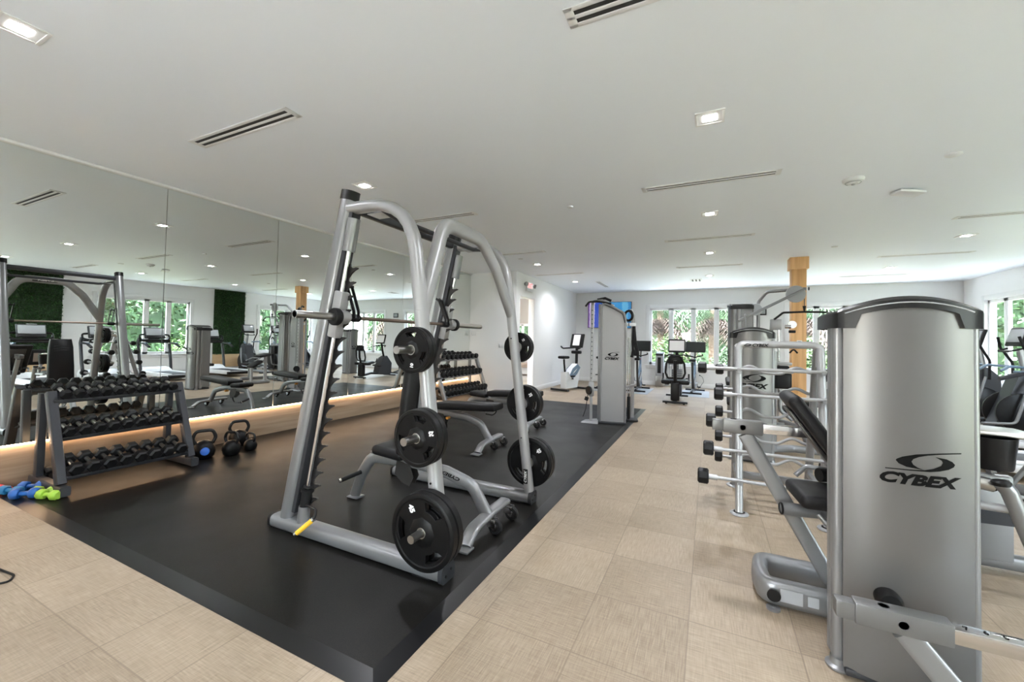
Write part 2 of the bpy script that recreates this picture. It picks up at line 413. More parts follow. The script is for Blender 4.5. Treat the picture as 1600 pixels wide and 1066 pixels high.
        for i in range(n):
            u0, u1 = a+w_*i+.07, a+w_*(i+1)-.07
            MB().span(P(u0, .083, zb+.07), P(u1, .089, zt-.07)).build('pane', 'window_glass', o)
    window('window_1', 'y', YF, -1.88, .90, 4, 1); window('window_2', 'y', YF, 2.17, 4.95, 4, 1)
    window('window_3', 'x', XR, 5.98, 8.64, 4, 1); window('window_4', 'x', XR, 11.28, 13.92, 4, 1); zb = .12; window('added_window_right', 'x', XR, -1.7, 3.0, 5, 1); zb = .1; zt = 2.3; window('added_window_back', 'y', YB-.13, -2.05, -1.0, 1, 1)  # last two windows are unseen, added to bring in daylight
    # skirting boards
    bh, bt = .14, .016
    struct('baseboard_far', MB().span((XD, YF-bt, 0), (XR, YF, bh), .004), 'white_paint')
    struct('baseboard_right', MB().span((XR-bt, YB, 0), (XR, YF-bt, bh), .004), 'white_paint')
    struct('baseboard_doorway', MB().span((XD, 10.79, 0), (XD+bt, YF-bt, bh), .004), 'white_paint')
    struct('baseboard_return', MB().span((XM+.03, YR-bt, 0), (XD-.005, YR, bh), .004), 'white_paint')
    # oak base under the mirrors and the slim white trim above them
    struct('trim_1', MB().span((XM-.02, -.4, 0), (XM-.002, YR, .40), .002), 'oak_base')
    struct('trim_2', MB().span((XM-.02, -.4, CEIL-.028), (XM+.045, YR, CEIL-.002), .003), 'white_paint')
    # black rubber gym floor with its bevelled border
    x1, y0, y1, h, b = -1.2453, 1.3165, 9.469, .014, .095
    g = MB(); g.span((XM+.002, y0+b, 0.0005), (x1-b, y1-b, h))
    mo = struct('gym_floor_mat', g, 'gym_rubber'); mo['kind'] = 'structure'
    e = MB()
    xa, xb = XM+.002, x1
    e.add([(xa, y0, .001), (xb, y0, .001), (xb-b, y0+b, h+.001), (xa, y0+b, h+.001)], [(0, 1, 2, 3)])
    e.add([(xb, y0, .001), (xb, y1, .001), (xb-b, y1-b, h+.001), (xb-b, y0+b, h+.001)], [(0, 1, 2, 3)])
    e.add([(xb, y1, .001), (xa, y1, .001), (xa, y1-b, h+.001), (xb-b, y1-b, h+.001)], [(0, 1, 2, 3)])
    e.build('bevelled_border', 'mat_edge', mo)
room()

def mirrors():
    seams = [-.26, 1.16, 2.571, 3.982, 5.393, 6.804, 8.215, 9.535]
    names = ['first mirror panel from the left end of the wall, behind the dumbbell rack', 'large wall mirror panel reflecting the nearest part of the rack and green hedge wall',
             'wall mirror panel just past the dumbbell rack, above the kettlebells', 'wall mirror panel behind the top of the squat machine post',
             'wall mirror panel seen through the frame of the squat machine', 'wall mirror panel behind the far side of the squat machine', 'last mirror panel beside the plain end wall']
    for i in range(len(seams)-1):
        m = MB((XM, (seams[i]+seams[i+1])/2, .41)).span((XM, seams[i]+.003, .41), (XM+.006, seams[i+1]-.003, CEIL-.03))
        tag(m.build('wall_mirror', 'mirror'), names[i], 'mirror', 'mirror panels along the wall')
    s = MB((XM-.0, 4.5, .40)).span((XM, -.2, .398), (XM+.012, YR-.02, .408))
    tag(s.build('led_strip', 'led_glow'), 'thin warm light strip glowing under the lower edge of the mirrors', 'light')
mirrors()

# ------------------------------------------------------------------ ceiling fittings
def ceiling_things():
    z = CEIL
    xs, ys = (-3.65, -.01, 3.62), (-1.8, .842, 3.5, 6.14, 8.836, 11.86)
    colw = ('over the black mat', 'over the middle aisle', 'over the treadmill side'); roww = ('behind the camera', 'nearest the camera', 'second row', 'third row', 'fourth row', 'last row by the far wall')
    proto = None
    for j, yy in enumerate(ys):
        for i, xx in enumerate(xs):
            lab = 'square recessed ceiling lamp %s, %s' % (colw[i], roww[j])
            if proto is None:
                t = thing('ceiling_lamp', lab, 'light', (xx, yy, z), 0, 'recessed ceiling lamps')
                f = MB(); a, b = .105, .085
                f.span((-a, -a, -.008), (a, -b, 0), .002).span((-a, b, -.008), (a, a, 0), .002).span((-a, -b, -.008), (-b, b, 0), .002).span((b, -b, -.008), (a, b, 0), .002)
                f.build('trim_frame', 'white_paint', t)
                MB().span((-.085, -.085, -.004), (.085, .085, -.001)).build('baffle', 'white_plastic', t)
                MB().span((-.05, -.045, -.007), (.05, .045, -.004)).build('diffuser', 'lamp_glow', t)
                ld = bpy.data.lights.new('lamp_light', 'AREA'); ld.shape = 'SQUARE'; ld.size = .11; ld.energy = LAMP_W; ld.spread = math.radians(150); ld.color = (.92, .935, 1)
                lo = bpy.data.objects.new('lamp_light', ld); COL.objects.link(lo); lo.parent = t; lo.location = (0, 0, -.02)
                proto = t
            else: dup(proto, (xx, yy, z), 0, lab)
    # linear slot diffusers
    def vent(cx, cy, L, rz, lab, first=[None], wd=.15):
        if first[0] is None:
            t = thing('air_vent', lab, 'vent', (cx, cy, z), rz, 'linear slot air vents')
            f = MB(); h = L/2
            for a, b in ((-.075, -.045), (-.013, .013), (.045, .075)): f.span((-h, a, -.007), (h, b, 0), .002)
            f.span((-h, -.075, -.007), (-h+.05, .075, 0), .002).span((h-.05, -.075, -.007), (h, .075, 0), .002); f.build('frame', 'white_paint', t)
            MB().span((-h+.04, -.06, -.003), (h-.04, .06, -.001)).build('slot', 'vent_dark', t); first[0] = t
        else: dup(first[0], (cx, cy, z), rz, lab)
    for cx, col in ((-3.655, 'over the black mat'), (-.035, 'over the middle aisle'), (3.67, 'over the treadmill side')):
        for cy, row in ((2.1, 'nearest row'), (4.9, 'second row'), (7.57, 'third row'), (10.36, 'fourth row'), (13.07, 'row nearest the far windows')):
            if cy > 13 and cx < 3: continue
            vent(cx, cy, 1.37, 0, 'long ceiling air vent with two slots %s, %s' % (col, row))
    vent(-3.03, 12.7, 1.37, PI/2, 'short ceiling air vent turned towards the far wall by the door side')
    t = thing('ceiling_grille', 'small square ceiling grille with dark slots before the far window', 'vent', (-.35, 12.62, z))
    f = MB().span((-.16, -.25, -.006), (.16, .25, 0), .002); f.build('frame', 'white_paint', t)
    s = MB()
    for a in (-.09, 0, .09): s.span((a-.02, -.2, -.009), (a+.02, .2, -.005))
    s.build('slot', 'vent_dark', t)
    t = thing('smoke_detector', 'round white smoke detector on the ceiling', 'smoke detector', (1.36, 5.42, z))
    MB().lathe([(.0, -.055), (.045, -.053), (.06, -.04), (.085, -.033), (.095, -.012), (.095, 0)], n=28).build('body', 'white_plastic', t)
    MB().lathe([(.062, -.041), (.066, -.046), (.07, -.04)], n=24).build('vent_ring', 'pale_grey', t)
    MB().lathe([(0, -.066), (.015, -.064), (.018, -.055)], n=12).build('sensor', 'pale_grey', t)
    t = thing('wireless_access_point', 'flat white tilted wireless access point on the ceiling', 'access point', (2.0, 6.03, z))
    MB().box((0, 0, -.035), (.26, .17, .03), Euler((0, math.radians(6), .3)), .012).build('body', 'white_plastic', t)
    MB().box((-.02, 0, -.012), (.1, .09, .024), Euler((0, 0, .3)), .004).build('bracket', 'pale_grey', t)
    for (x, y, s_, lab) in ((1.995, 5.06, .06, 'small round ceiling cap in front of the access point'), (-1.67, 5.14, .04, 'tiny round sprinkler cap over the black mat'), (2.0, 9.02, .05, 'small round sprinkler cap beside the wooden post'), (-3.75, 8.1, .05, 'small round sprinkler cap near the doorway corner')):
        o = MB((x, y, z)).lathe([(0, -.018), (s_*.8, -.016), (s_, -.006), (s_, 0)], (x, y, z), n=20)
        tag(o.build('sprinkler_cap', 'white_plastic'), lab, 'sprinkler', 'ceiling sprinkler caps')
ceiling_things()

# ------------------------------------------------------------------ wall fittings
def wall_things():
    # timber post
    t = thing('timber_post', 'square oak clad post rising to the ceiling among the machines', 'post', (1.62, 10.02, 0))
    t['kind'] = 'structure'
    MB().span((-.125, -.125, 0), (.125, .125, CEIL-.22), .004).build('shaft', 'oak_post', t)
    MB().span((-.16, -.16, CEIL-.24), (.16, .16, CEIL), .004).build('capital', 'oak_post', t)
    t = thing('thermostat', 'small white thermostat on the front of the oak post', 'thermostat', (1.625, 9.893, 1.52))
    MB().span((-.045, -.022, -.06), (.045, 0, .06), .006).build('case', 'thermo', t)
    MB().span((-.025, -.024, .025), (.025, -.021, .043)).build('display', 'vent_dark', t)
    # exit sign with lamp heads
    t = thing('exit_sign', 'lit exit sign with two small emergency lamp heads above the doorway', 'sign', (XD, 10.33, 2.93))
    MB().span((0, -.20, -.12), (.05, .20, .14), .008).build('case', 'white_plastic', t)
    put_text(MB(), 'EXIT', (.0525, 0, .045), (0, 1, 0), Z, .30, .13, bold=.02).build('lettering', 'exit_red', t)
    MB().span((.0495, -.185, -.035), (.0515, .185, .13)).build('face', 'exit_white', t)
    for s in (-1, 1):
        MB().cyl((.025, s*.20, .06), (.03, s*.27, .06), .016).lathe([(0, -.03), (.05, -.028), (.058, 0), (.056, .035), (0, .04)], (.06, s*.30, .06), (1, s*.5, -.3), 18).build('lamp_head', 'pale_grey', t)
    # switches
    for (x, y, z, lab) in ((-4.93, YR-.012, 1.32, 'white double light switch plate on the short end wall'), (-5.78, YR-.012, 1.63, 'white switch plate beside the mirror end on the short wall')):
        t = thing('light_switch', lab, 'switch', (x, y, z), 0, 'switch plates on the end wall')
        MB().span((-.075, 0, -.06), (.075, .012, .06), .004).build('plate', 'white_plastic', t)
        for a in (-.032, .032): MB().span((a-.018, -.006, -.035), (a+.018, 0, .035), .003).build('rocker', 'white_paint', t)
    # television
    t = thing('television', 'wall mounted television with purple and blue picture behind the cable tower', 'television', (-3.26, YF-.035, 2.43))
    MB().span((-.78, -.075, -.47), (.78, -.035, .47), .008).build('case', 'black_plastic', t)
    MB().span((-.2, -.036, -.2), (.2, .034, .2)).build('wall_bracket', 'dark_steel', t)
    m = bpy.data.materials.new('tv_picture'); m.use_nodes = True; n = m.node_tree; p = n.nodes['Principled BSDF']
    tc = n.nodes.new('ShaderNodeTexCoord'); sx = n.nodes.new('ShaderNodeSeparateXYZ'); n.links.new(tc.outputs['Generated'], sx.inputs[0])
    cr = n.nodes.new('ShaderNodeValToRGB'); cr.color_ramp.interpolation = 'CONSTANT'
    e = cr.color_ramp.elements; e[0].color = (.14, .05, .26, 1); e[1].position = .03; e[1].color = (.45, .40, .55, 1)
    for pos, c in ((.06, (.20, .12, .30, 1)), (.115, (.55, .5, .62, 1)), (.15, (.02, .06, .42, 1)), (.27, (.01, .10, .40, 1)), (.5, (.03, .25, .55, 1)), (.8, (.10, .38, .62, 1)), (.93, (.03, .2, .45, 1))):
        k = e.new(pos); k.color = c
    nz = n.nodes.new('ShaderNodeTexNoise'); nz.inputs['Scale'].default_value = 14
    ad = n.nodes.new('ShaderNodeMath'); ad.operation = 'MULTIPLY_ADD'; ad.inputs[1].default_value = .06; n.links.new(nz.outputs['Fac'], ad.inputs[0]); n.links.new(sx.outputs[0], ad.inputs[2])
    sb = n.nodes.new('ShaderNodeMath'); sb.operation = 'SUBTRACT'; sb.inputs[1].default_value = .03; n.links.new(ad.outputs[0], sb.inputs[0])
    n.links.new(sb.outputs[0], cr.inputs[0]); n.links.new(cr.outputs[0], p.inputs['Emission Color']); p.inputs['Emission Strength'].default_value = .25
    p.inputs['Base Color'].default_value = (.02, .02, .02, 1); p.inputs['Roughness'].default_value = .2
    MB().span((-.765, -.0775, -.455), (.765, -.0745, .455)).build('screen', m, t)
    t = thing('wall_control_panel', 'small black framed control screen on the far wall between the windows', 'control panel', (1.45, YF, 2.49))
    MB().span((-.14, -.035, -.10), (.14, 0, .11), .01).build('case', 'black_plastic', t)
    MB().span((-.105, -.038, -.06), (.105, -.034, .08)).build('screen', 'screen_grey', t)
    # outlet with cord under the far window
    t = thing('wall_outlet', 'white wall outlet with a plug under the far window', 'outlet', (-.28, YF, .42))
    MB().span((-.04, -.01, -.06), (.04, 0, .06), .003).build('plate', 'white_plastic', t)
    MB().cyl((0, -.01, 0), (0, -.05, 0), .018).build('plug', 'black_plastic', t)
    # living-wall panels
    rnd = random.Random(3)
    for y0, y1, lab in ((3.7, 5.20, 'wide artificial green hedge panel on the wall nearer the camera'), (9.45, 10.63, 'narrow artificial green hedge panel on the wall beside the elliptical')):
        t = thing('hedge_panel', lab, 'hedge panel', (XR, (y0+y1)/2, .66), 0, 'green hedge panels on the right wall'); h = (y1-y0)/2
        MB().span((-.05, -h, 0), (-.002, h, CEIL-.66-.01)).build('backing', 'hedge_back', t)
        lf = MB(); H = CEIL-.67
        for k in range(int(2600*(y1-y0))):
            c = V((-.05-rnd.random()*.045, rnd.uniform(-h-.01, h+.01), rnd.uniform(.0, H))); s = rnd.uniform(.018, .036)
            a = V((rnd.uniform(-1, .3), rnd.uniform(-1, 1), rnd.uniform(-1, 1))).normalized(); b = a.cross(V((rnd.uniform(-.4, 1), rnd.uniform(-1, 1), rnd.uniform(-1, 1)))).normalized()
            lf.add([c-a*s, c+b*s*.5-V((.006, 0, 0)), c+a*s, c-b*s*.5], [(0, 1, 2, 3)])
        lf.build('foliage', 'hedge_leaf', t, smooth=10)
        MB().span((-.05, -h, -.52), (-.002, h, -.005), .004).build('oak_plinth', 'oak_panel', t)
wall_things()

# ================================================================== SQUAT MACHINE WITH GUIDED BAR
def squat_machine():
    o = V((-2.25, 2.78, 0)); yn, yf = 2.11, 3.45
    t = thing('squat_machine', 'tall silver squat machine with guided barbell, loaded plate pegs and arched front frames', 'squat machine', o)
    for yy, s in ((yn, 1), (yf, -1)):
        MB(o).tube([(-3.03, yy, .064), (-1.435, yy, .064)], .13, .098, 20, sq=3.2).build('base_rail', 'silver', t)
        e = MB(o); e.tube([(-1.45, yy, .066), (-1.42, yy, .066)], .142, .115, 20, sq=3.5)
        e.build('end_cap', 'gunmetal', t)
        b = MB(o)
        for a in (-.028, .028): b.cyl((-1.421, yy+a, .066+a*.4), (-1.416, yy+a, .066+a*.4), .009, 10)
        b.build('cap_bolt', 'black_plastic', t)
        MB(o).tube([(-3.045, yy, .062), (-3.02, yy, .062)], .134, .104, 20, sq=3.5).build('rear_cap', 'black_plastic', t)
        MB(o).span((-3.0, yy-.05, .0142), (-2.86, yy+.05, .022)).span((-1.66, yy-.05, .0142), (-1.52, yy+.05, .022)).build('rubber_foot', 'black_rubber', t)
        # leaning upright: front tube, dark inner channel
        up = lambda z: -2.918+.2315*z
        MB(o).tube([(up(.03), yy, .03), (up(2.50), yy, 2.50)], .115, .10, 22, up=(0, 1, 0), sq=2.8).build('upright', 'silver', t)
        MB(o).tube([(up(.16)+.066, yy+s*.012, .16), (up(2.42)+.066, yy+s*.012, 2.42)], .045, .085, 8, up=(0, 1, 0), sq=6).build('inner_channel', 'gunmetal', t)
        MB(o).tube([(up(2.47), yy, 2.47), (up(2.535), yy, 2.535)], .125, .108, 20, up=(0, 1, 0), sq=3).build('top_cap', 'black_plastic', t)
        rod = lambda z: -2.752+.2*z
        MB(o).cyl((rod(.2), yy-s*.005, .2), (rod(2.27), yy-s*.005, 2.27), .0165, 16).build('guide_rod', 'chrome', t)
        c = MB(o); c.cyl((rod(2.1), yy-s*.005, 2.1), (rod(2.33), yy-s*.005, 2.33), .044, 20)
        c.box((up(2.22)+.07, yy, 2.22), (.09, .05, .10)); c.build('rod_clamp', 'silver', t)
        k = MB(o); k.cyl((rod(.05)+.02, yy-s*.01, .03), (rod(.2), yy-s*.005, .22), .046, 20, .04); k.build('rod_socket', 'silver', t)
        k = MB(o); k.cyl((rod(.2), yy-s*.005, .2), (rod(.33), yy-s*.005, .33), .036, 18); k.lathe([(.02, 0), (.046, .004), (.046, .02), (.02, .024)], (rod(.33), yy-s*.005, .33), (.2, 0, 1), 18); k.lathe([(.02, 0), (.036, .01), (.02, .02)], (rod(.36), yy-s*.005, .36), (.2, 0, 1), 18)
        k.build('rubber_bumper', 'black_rubber', t)
        # toothed catch plate: a hook every 10 cm
        ex = V((.2, 0, 1)).normalized(); ez = V((1, 0, -.2)).normalized()
        poly = []; H0, n, st = .22, 18, .102
        org = V((rod(0)-.01, yy+s*.02, 0))
        poly.append((H0, .0))
        for i in range(n):
            z0 = H0+i*st
            poly += [(z0+.0, .022), (z0+.035, .040), (z0+.062, .066), (z0+.080, .094), (z0+.087, .094), (z0+.088, .080), (z0+.080, .058), (z0+.076, .036), (z0+.083, .024), (z0+.094, .019)]
        poly.append((H0+n*st, .0))
        m = MB(o); y0 = s*.006
        for i in range(len(poly)//10 if False else n):
            z0 = H0+i*st
            pp = [(z0, 0), (z0, .022), (z0+.035, .042), (z0+.062, .068), (z0+.080, .096), (z0+.088, .095), (z0+.089, .080), (z0+.081, .056), (z0+.077, .036), (z0+.085, .023), (z0+st, .022), (z0+st, 0)]
            m.prism(pp, org, ex, ez, (0, s*.012, 0))
        m.build('catch_plate', 'tooth_steel', t)
        # arched front frame
        MB(o).tube([(up(2.41)+.03, yy, 2.41), (-1.775, yy, 2.40), (-1.463, yy, .10)], .082, .10, 20, fil=.42, up=(0, 1, 0), sq=2.4).build('front_frame', 'silver_light', t)
        g = MB(o)
        for z in (1.50, .60): g.lathe([(0, 0), (.007, 0), (.007, .004)], (-1.463-.1357*(z-.10), yy-.051, z), (0, -1, 0), 10)
        g.build('bolt', 'black_plastic', t)
        # three pegs for plates
        pm = -1 if s == 1 else 1
        for x, z in ((-1.642, 1.418), (-1.572, .892), (-1.503, .355)):
            m = MB(o); m.cyl((x, yy+pm*.03, z), (x, yy+pm*.262, z), .0235, 18); m.lathe([(0, .2621), (.019, .2621), (.0235, .258)], (x, yy, z), (0, pm, 0), 18)
            m.lathe([(.024, .045), (.05, .045), (.05, .06), (.024, .06)], (x, yy, z), (0, pm, 0), 20)
            m.build('plate_peg', 'brushed_steel', t)
        # low badge on the frame
        bx = -1.484
        bd = MB(o).box((bx, yy-.052 if True else 0, .26), (.045, .004, .13), None, .001).build('badge', 'black_plastic', t)
        put_text(MB(o), 'CYBEX', (bx, yy-.0545, .26), Z, -X, .105, .026, bold=.03, shear=.3).build('badge_lettering', 'white_letter', bd)
        # yellow stop handle
        h = MB(o); hx = rod(.26)
        h.tube([(hx+.02, yy-s*.02, .24), (hx+.15, yy-s*.035, .235), (hx+.17, yy-s*.06, .195), (hx+.14, yy-s*.085, .155)], .02, None, 10, fil=.03); hb = h.build('stop_lever', 'black_plastic', t)
        MB(o).cyl((hx+.16, yy-s*.072, .175), (hx+.07, yy-s*.125, .085), .017, 14).build('lever_grip', 'yellow_grip', hb)
        for q0, q1 in (((hx+.17, yy-s*.066, .185), (hx+.16, yy-s*.072, .175)), ((hx+.07, yy-s*.125, .085), (hx+.06, yy-s*.131, .075))): MB(o).cyl(q0, q1, .018, 14).build('grip_ring', 'chrome', hb)
    # flattened arch that ties the two frames, logo plate in its middle
    MB(o).tube([(-1.672, yn+.0, 1.64), (-1.752, 2.44, 2.335), (-1.752, 2.98, 2.33), (-1.725, 3.20, 2.12), (-1.683, yf-.0, 1.72)], .115, .075, 20, fil=.2, up=(1, 0, 0), sq=2.4).build('cross_arch', 'silver_light', t)
    pb = MB(o).tube([(-1.782, 2.57, 2.325), (-1.782, 2.86, 2.325)], .012, .055, 14, up=(0, 0, 1)).build('logo_plate', 'black_plastic', t)
    put_text(MB(o), 'CYBEX', (-1.790, 2.715, 2.325), -Y, Z, .2, .03, bold=.03, shear=.3).build('plate_lettering', 'white_letter', pb)
    MB(o).tube([(-2.345, yn, 2.43), (-2.345, yf, 2.43)], .055, .075, 14, sq=4).build('rear_crossbar', 'gunmetal', t)
    MB(o).tube([(-2.02, yn, 2.365), (-2.02, yn+.16, 2.335), (-2.02, yf-.16, 2.335), (-2.02, yf, 2.365)], .04, None, 14, fil=.1).build('chin_bar', 'gunmetal', t)
    for yy, s in ((yn, 1), (yf, -1)):
        MB(o).box((-2.06, yy+s*.06, 2.352), (.22, .12, .008), None, .002).build('gusset_plate', 'pale_grey', t)
    # guided barbell with its carriages
    bx, bz = -2.372, 1.628
    MB(o).cyl((bx, yn-.12, bz), (bx, yf+.12, bz), .0145, 16).build('barbell', 'bar_steel', t)
    for yy, s, end in ((yn, -1, 1.725), (yf, 1, 4.06)):
        m = MB(o); m.cyl((bx, yy+s*.06, bz), (bx, end, bz), .025, 20)
        m.lathe([(0, 0), (.021, 0), (.025, -.006)], (bx, end, bz), (0, s, 0), 20); m.build('bar_sleeve', 'brushed_steel', t)
        m = MB(o); m.lathe([(.02, .045), (.055, .045), (.062, .055), (.062, .085), (.055, .095), (.02, .095)], (bx, yy, bz), (0, s, 0), 26); m.build('bar_collar', 'black_rubber', t)
        m = MB(o)
        ex = V((.2, 0, 1)).normalized(); R = Matrix((V((1, 0, -.2)).normalized(), Y, ex)).transposed()
        m.box((rodx(bz+.02), yy-s*.0, bz+.02), (.085, .075, .34), R, .012); m.lathe([(.02, -.03), (.05, -.03), (.05, .045), (.02, .045)], (bx, yy, bz), (0, s, 0), 24)
        m.build('carriage', 'silver_light', t)
        m = MB(o)
        for a in (.0, .045):
            m.tube([(bx+.03, yy-s*(.07+a), bz-.005), (bx+.025, yy-s*(.07+a), bz+.05), (bx-.055, yy-s*(.075+a), bz+.235), (bx-.09, yy-s*(.075+a), bz+.255)], .024, .012, 10, fil=.03, up=(0, 1, 0), sq=4)
        m.cyl((bx-.055, yy-s*.065, bz+.235), (bx-.055, yy-s*.13, bz+.235), .012); m.cyl((bx, yy-s*.05, bz), (bx, yy-s*.14, bz), .03, 18)
        m.build('hook_handle', 'black_plastic', t)
def rodx(z): return -2.752+.2*z
squat_machine()

# ------------------------------------------------------------------ weight plates
def plate(dia, thick, text, ang, loc, side, name_lab, group, rot=0.0):
    """rubber grip plate: local origin at its centre, axis along Y; side=-1 shows its face to -Y"""
    R = dia/2; t = thing('weight_plate', name_lab, 'weight plate', loc, 0, group)
    cu = bpy.data.curves.new('c', 'CURVE'); cu.dimensions = '2D'; cu.fill_mode = 'BOTH'; cu.extrude = thick*.32; cu.bevel_depth = thick*.06; cu.bevel_resolution = 1
    def ring(pts):
        sp = cu.splines.new('POLY'); sp.points.add(len(pts)-1); sp.use_cyclic_u = True
        for p, q in zip(sp.points, pts): p.co = (*q, 0, 1)
    ring([(R*.97*math.cos(2*PI*i/56), R*.97*math.sin(2*PI*i/56)) for i in range(56)])
    ring([(.027*math.cos(2*PI*i/20), .027*math.sin(2*PI*i/20)) for i in range(20)])
    for k in range(3):
        a0 = ang-PI/3+k*2*PI/3; pts = []
        for i in range(7): a = a0-.42+.84*i/6; pts.append((R*.80*math.cos(a), R*.80*math.sin(a)))
        for i in range(5): a = a0+.34-.68*i/4; pts.append((R*.56*math.cos(a), R*.56*math.sin(a)))
        ring(pts)
    ob = bpy.data.objects.new('c', cu); COL.objects.link(ob); dg = bpy.context.evaluated_depsgraph_get(); me = bpy.data.meshes.new_from_object(ob.evaluated_get(dg))
    vs = [v.co.copy() for v in me.vertices]; fs = [tuple(p.vertices) for p in me.polygons]; bpy.data.objects.remove(ob); bpy.data.curves.remove(cu); bpy.data.meshes.remove(me)
    m = MB()
    tr = (lambda p: V((p.x, p.z*1.0, p.y)))
    m.add([tr(p) for p in vs], fs)
    for s in (-1, 1):   # raised rim and octagonal hub on both faces
        m.lathe([(R*.83, s*thick*.30), (R*.88, s*thick*.5), (R*.97, s*thick*.5), (R, s*thick*.40), (R, 0)], (0, 0, 0), (0, 1, 0), 56)
        m.lathe([(.030, s*thick*.30), (.030, s*thick*.55), (R*.36, s*thick*.50), (R*.42, s*thick*.30)], (0, 0, 0), (0, 1, 0), 8)
    m.build('disc', 'iron', t)
    MB().lathe([(.0262, -thick*.56), (.031, -thick*.57), (.033, -thick*.5), (.033, thick*.5), (.031, thick*.57), (.0262, thick*.56), (.0262, -thick*.56)], (0, 0, 0), (0, 1, 0), 28).build('bore_ring', 'brushed_steel', t)
    if text:
        rr = R*.66; ex = V((math.cos(rot), 0, math.sin(rot))); ey = V((-math.sin(rot), 0, math.cos(rot)))
        put_text(MB(), text, V((math.cos(ang)*rr, side*(thick*.385), math.sin(ang)*rr)), ex, ey, None, dia*.085, bold=.05).build('numerals', 'white_letter', t)
    return t
PEG = {'top': (-1.642, 1.418), 'mid': (-1.572, .892), 'low': (-1.503, .355)}
def plates():
    spec = {'top': (.285, .034, '10', 0), 'mid': (.345, .042, '25', 0), 'low': (.45, .05, '45', 0)}
    ang = {'top': math.radians(-86), 'mid': math.radians(20), 'low': math.radians(122)}; rt = {'top': math.radians(82), 'mid': math.radians(188), 'low': math.radians(-62)}
    words = {'top': 'upper', 'mid': 'middle', 'low': 'lower'}
    for k in ('top', 'mid', 'low'):
        d, th, tx, _ = spec[k]; x, z = PEG[k]
        for i in range(2):
            y = 2.11-.06-th*(.55)-i*th*1.12
            lab = ('outer' if i else 'inner')+' black %s pound plate on the %s peg nearest the camera' % (tx, words[k])
            plate(d, th, tx if i else None, ang[k], (x, y, z-.0015), -1, lab, 'plates on the near pegs', rt[k])
        for i in range(2):
            y = 3.45+.06+th*.55+i*th*1.12
            lab = ('outer' if i else 'inner')+' black plate on the %s peg of the far frame' % words[k]
            plate(d, th, tx if i == 0 else None, math.radians(50), (x, y, z-.0015), -1, lab, 'plates on the far pegs', math.radians(28))
plates()

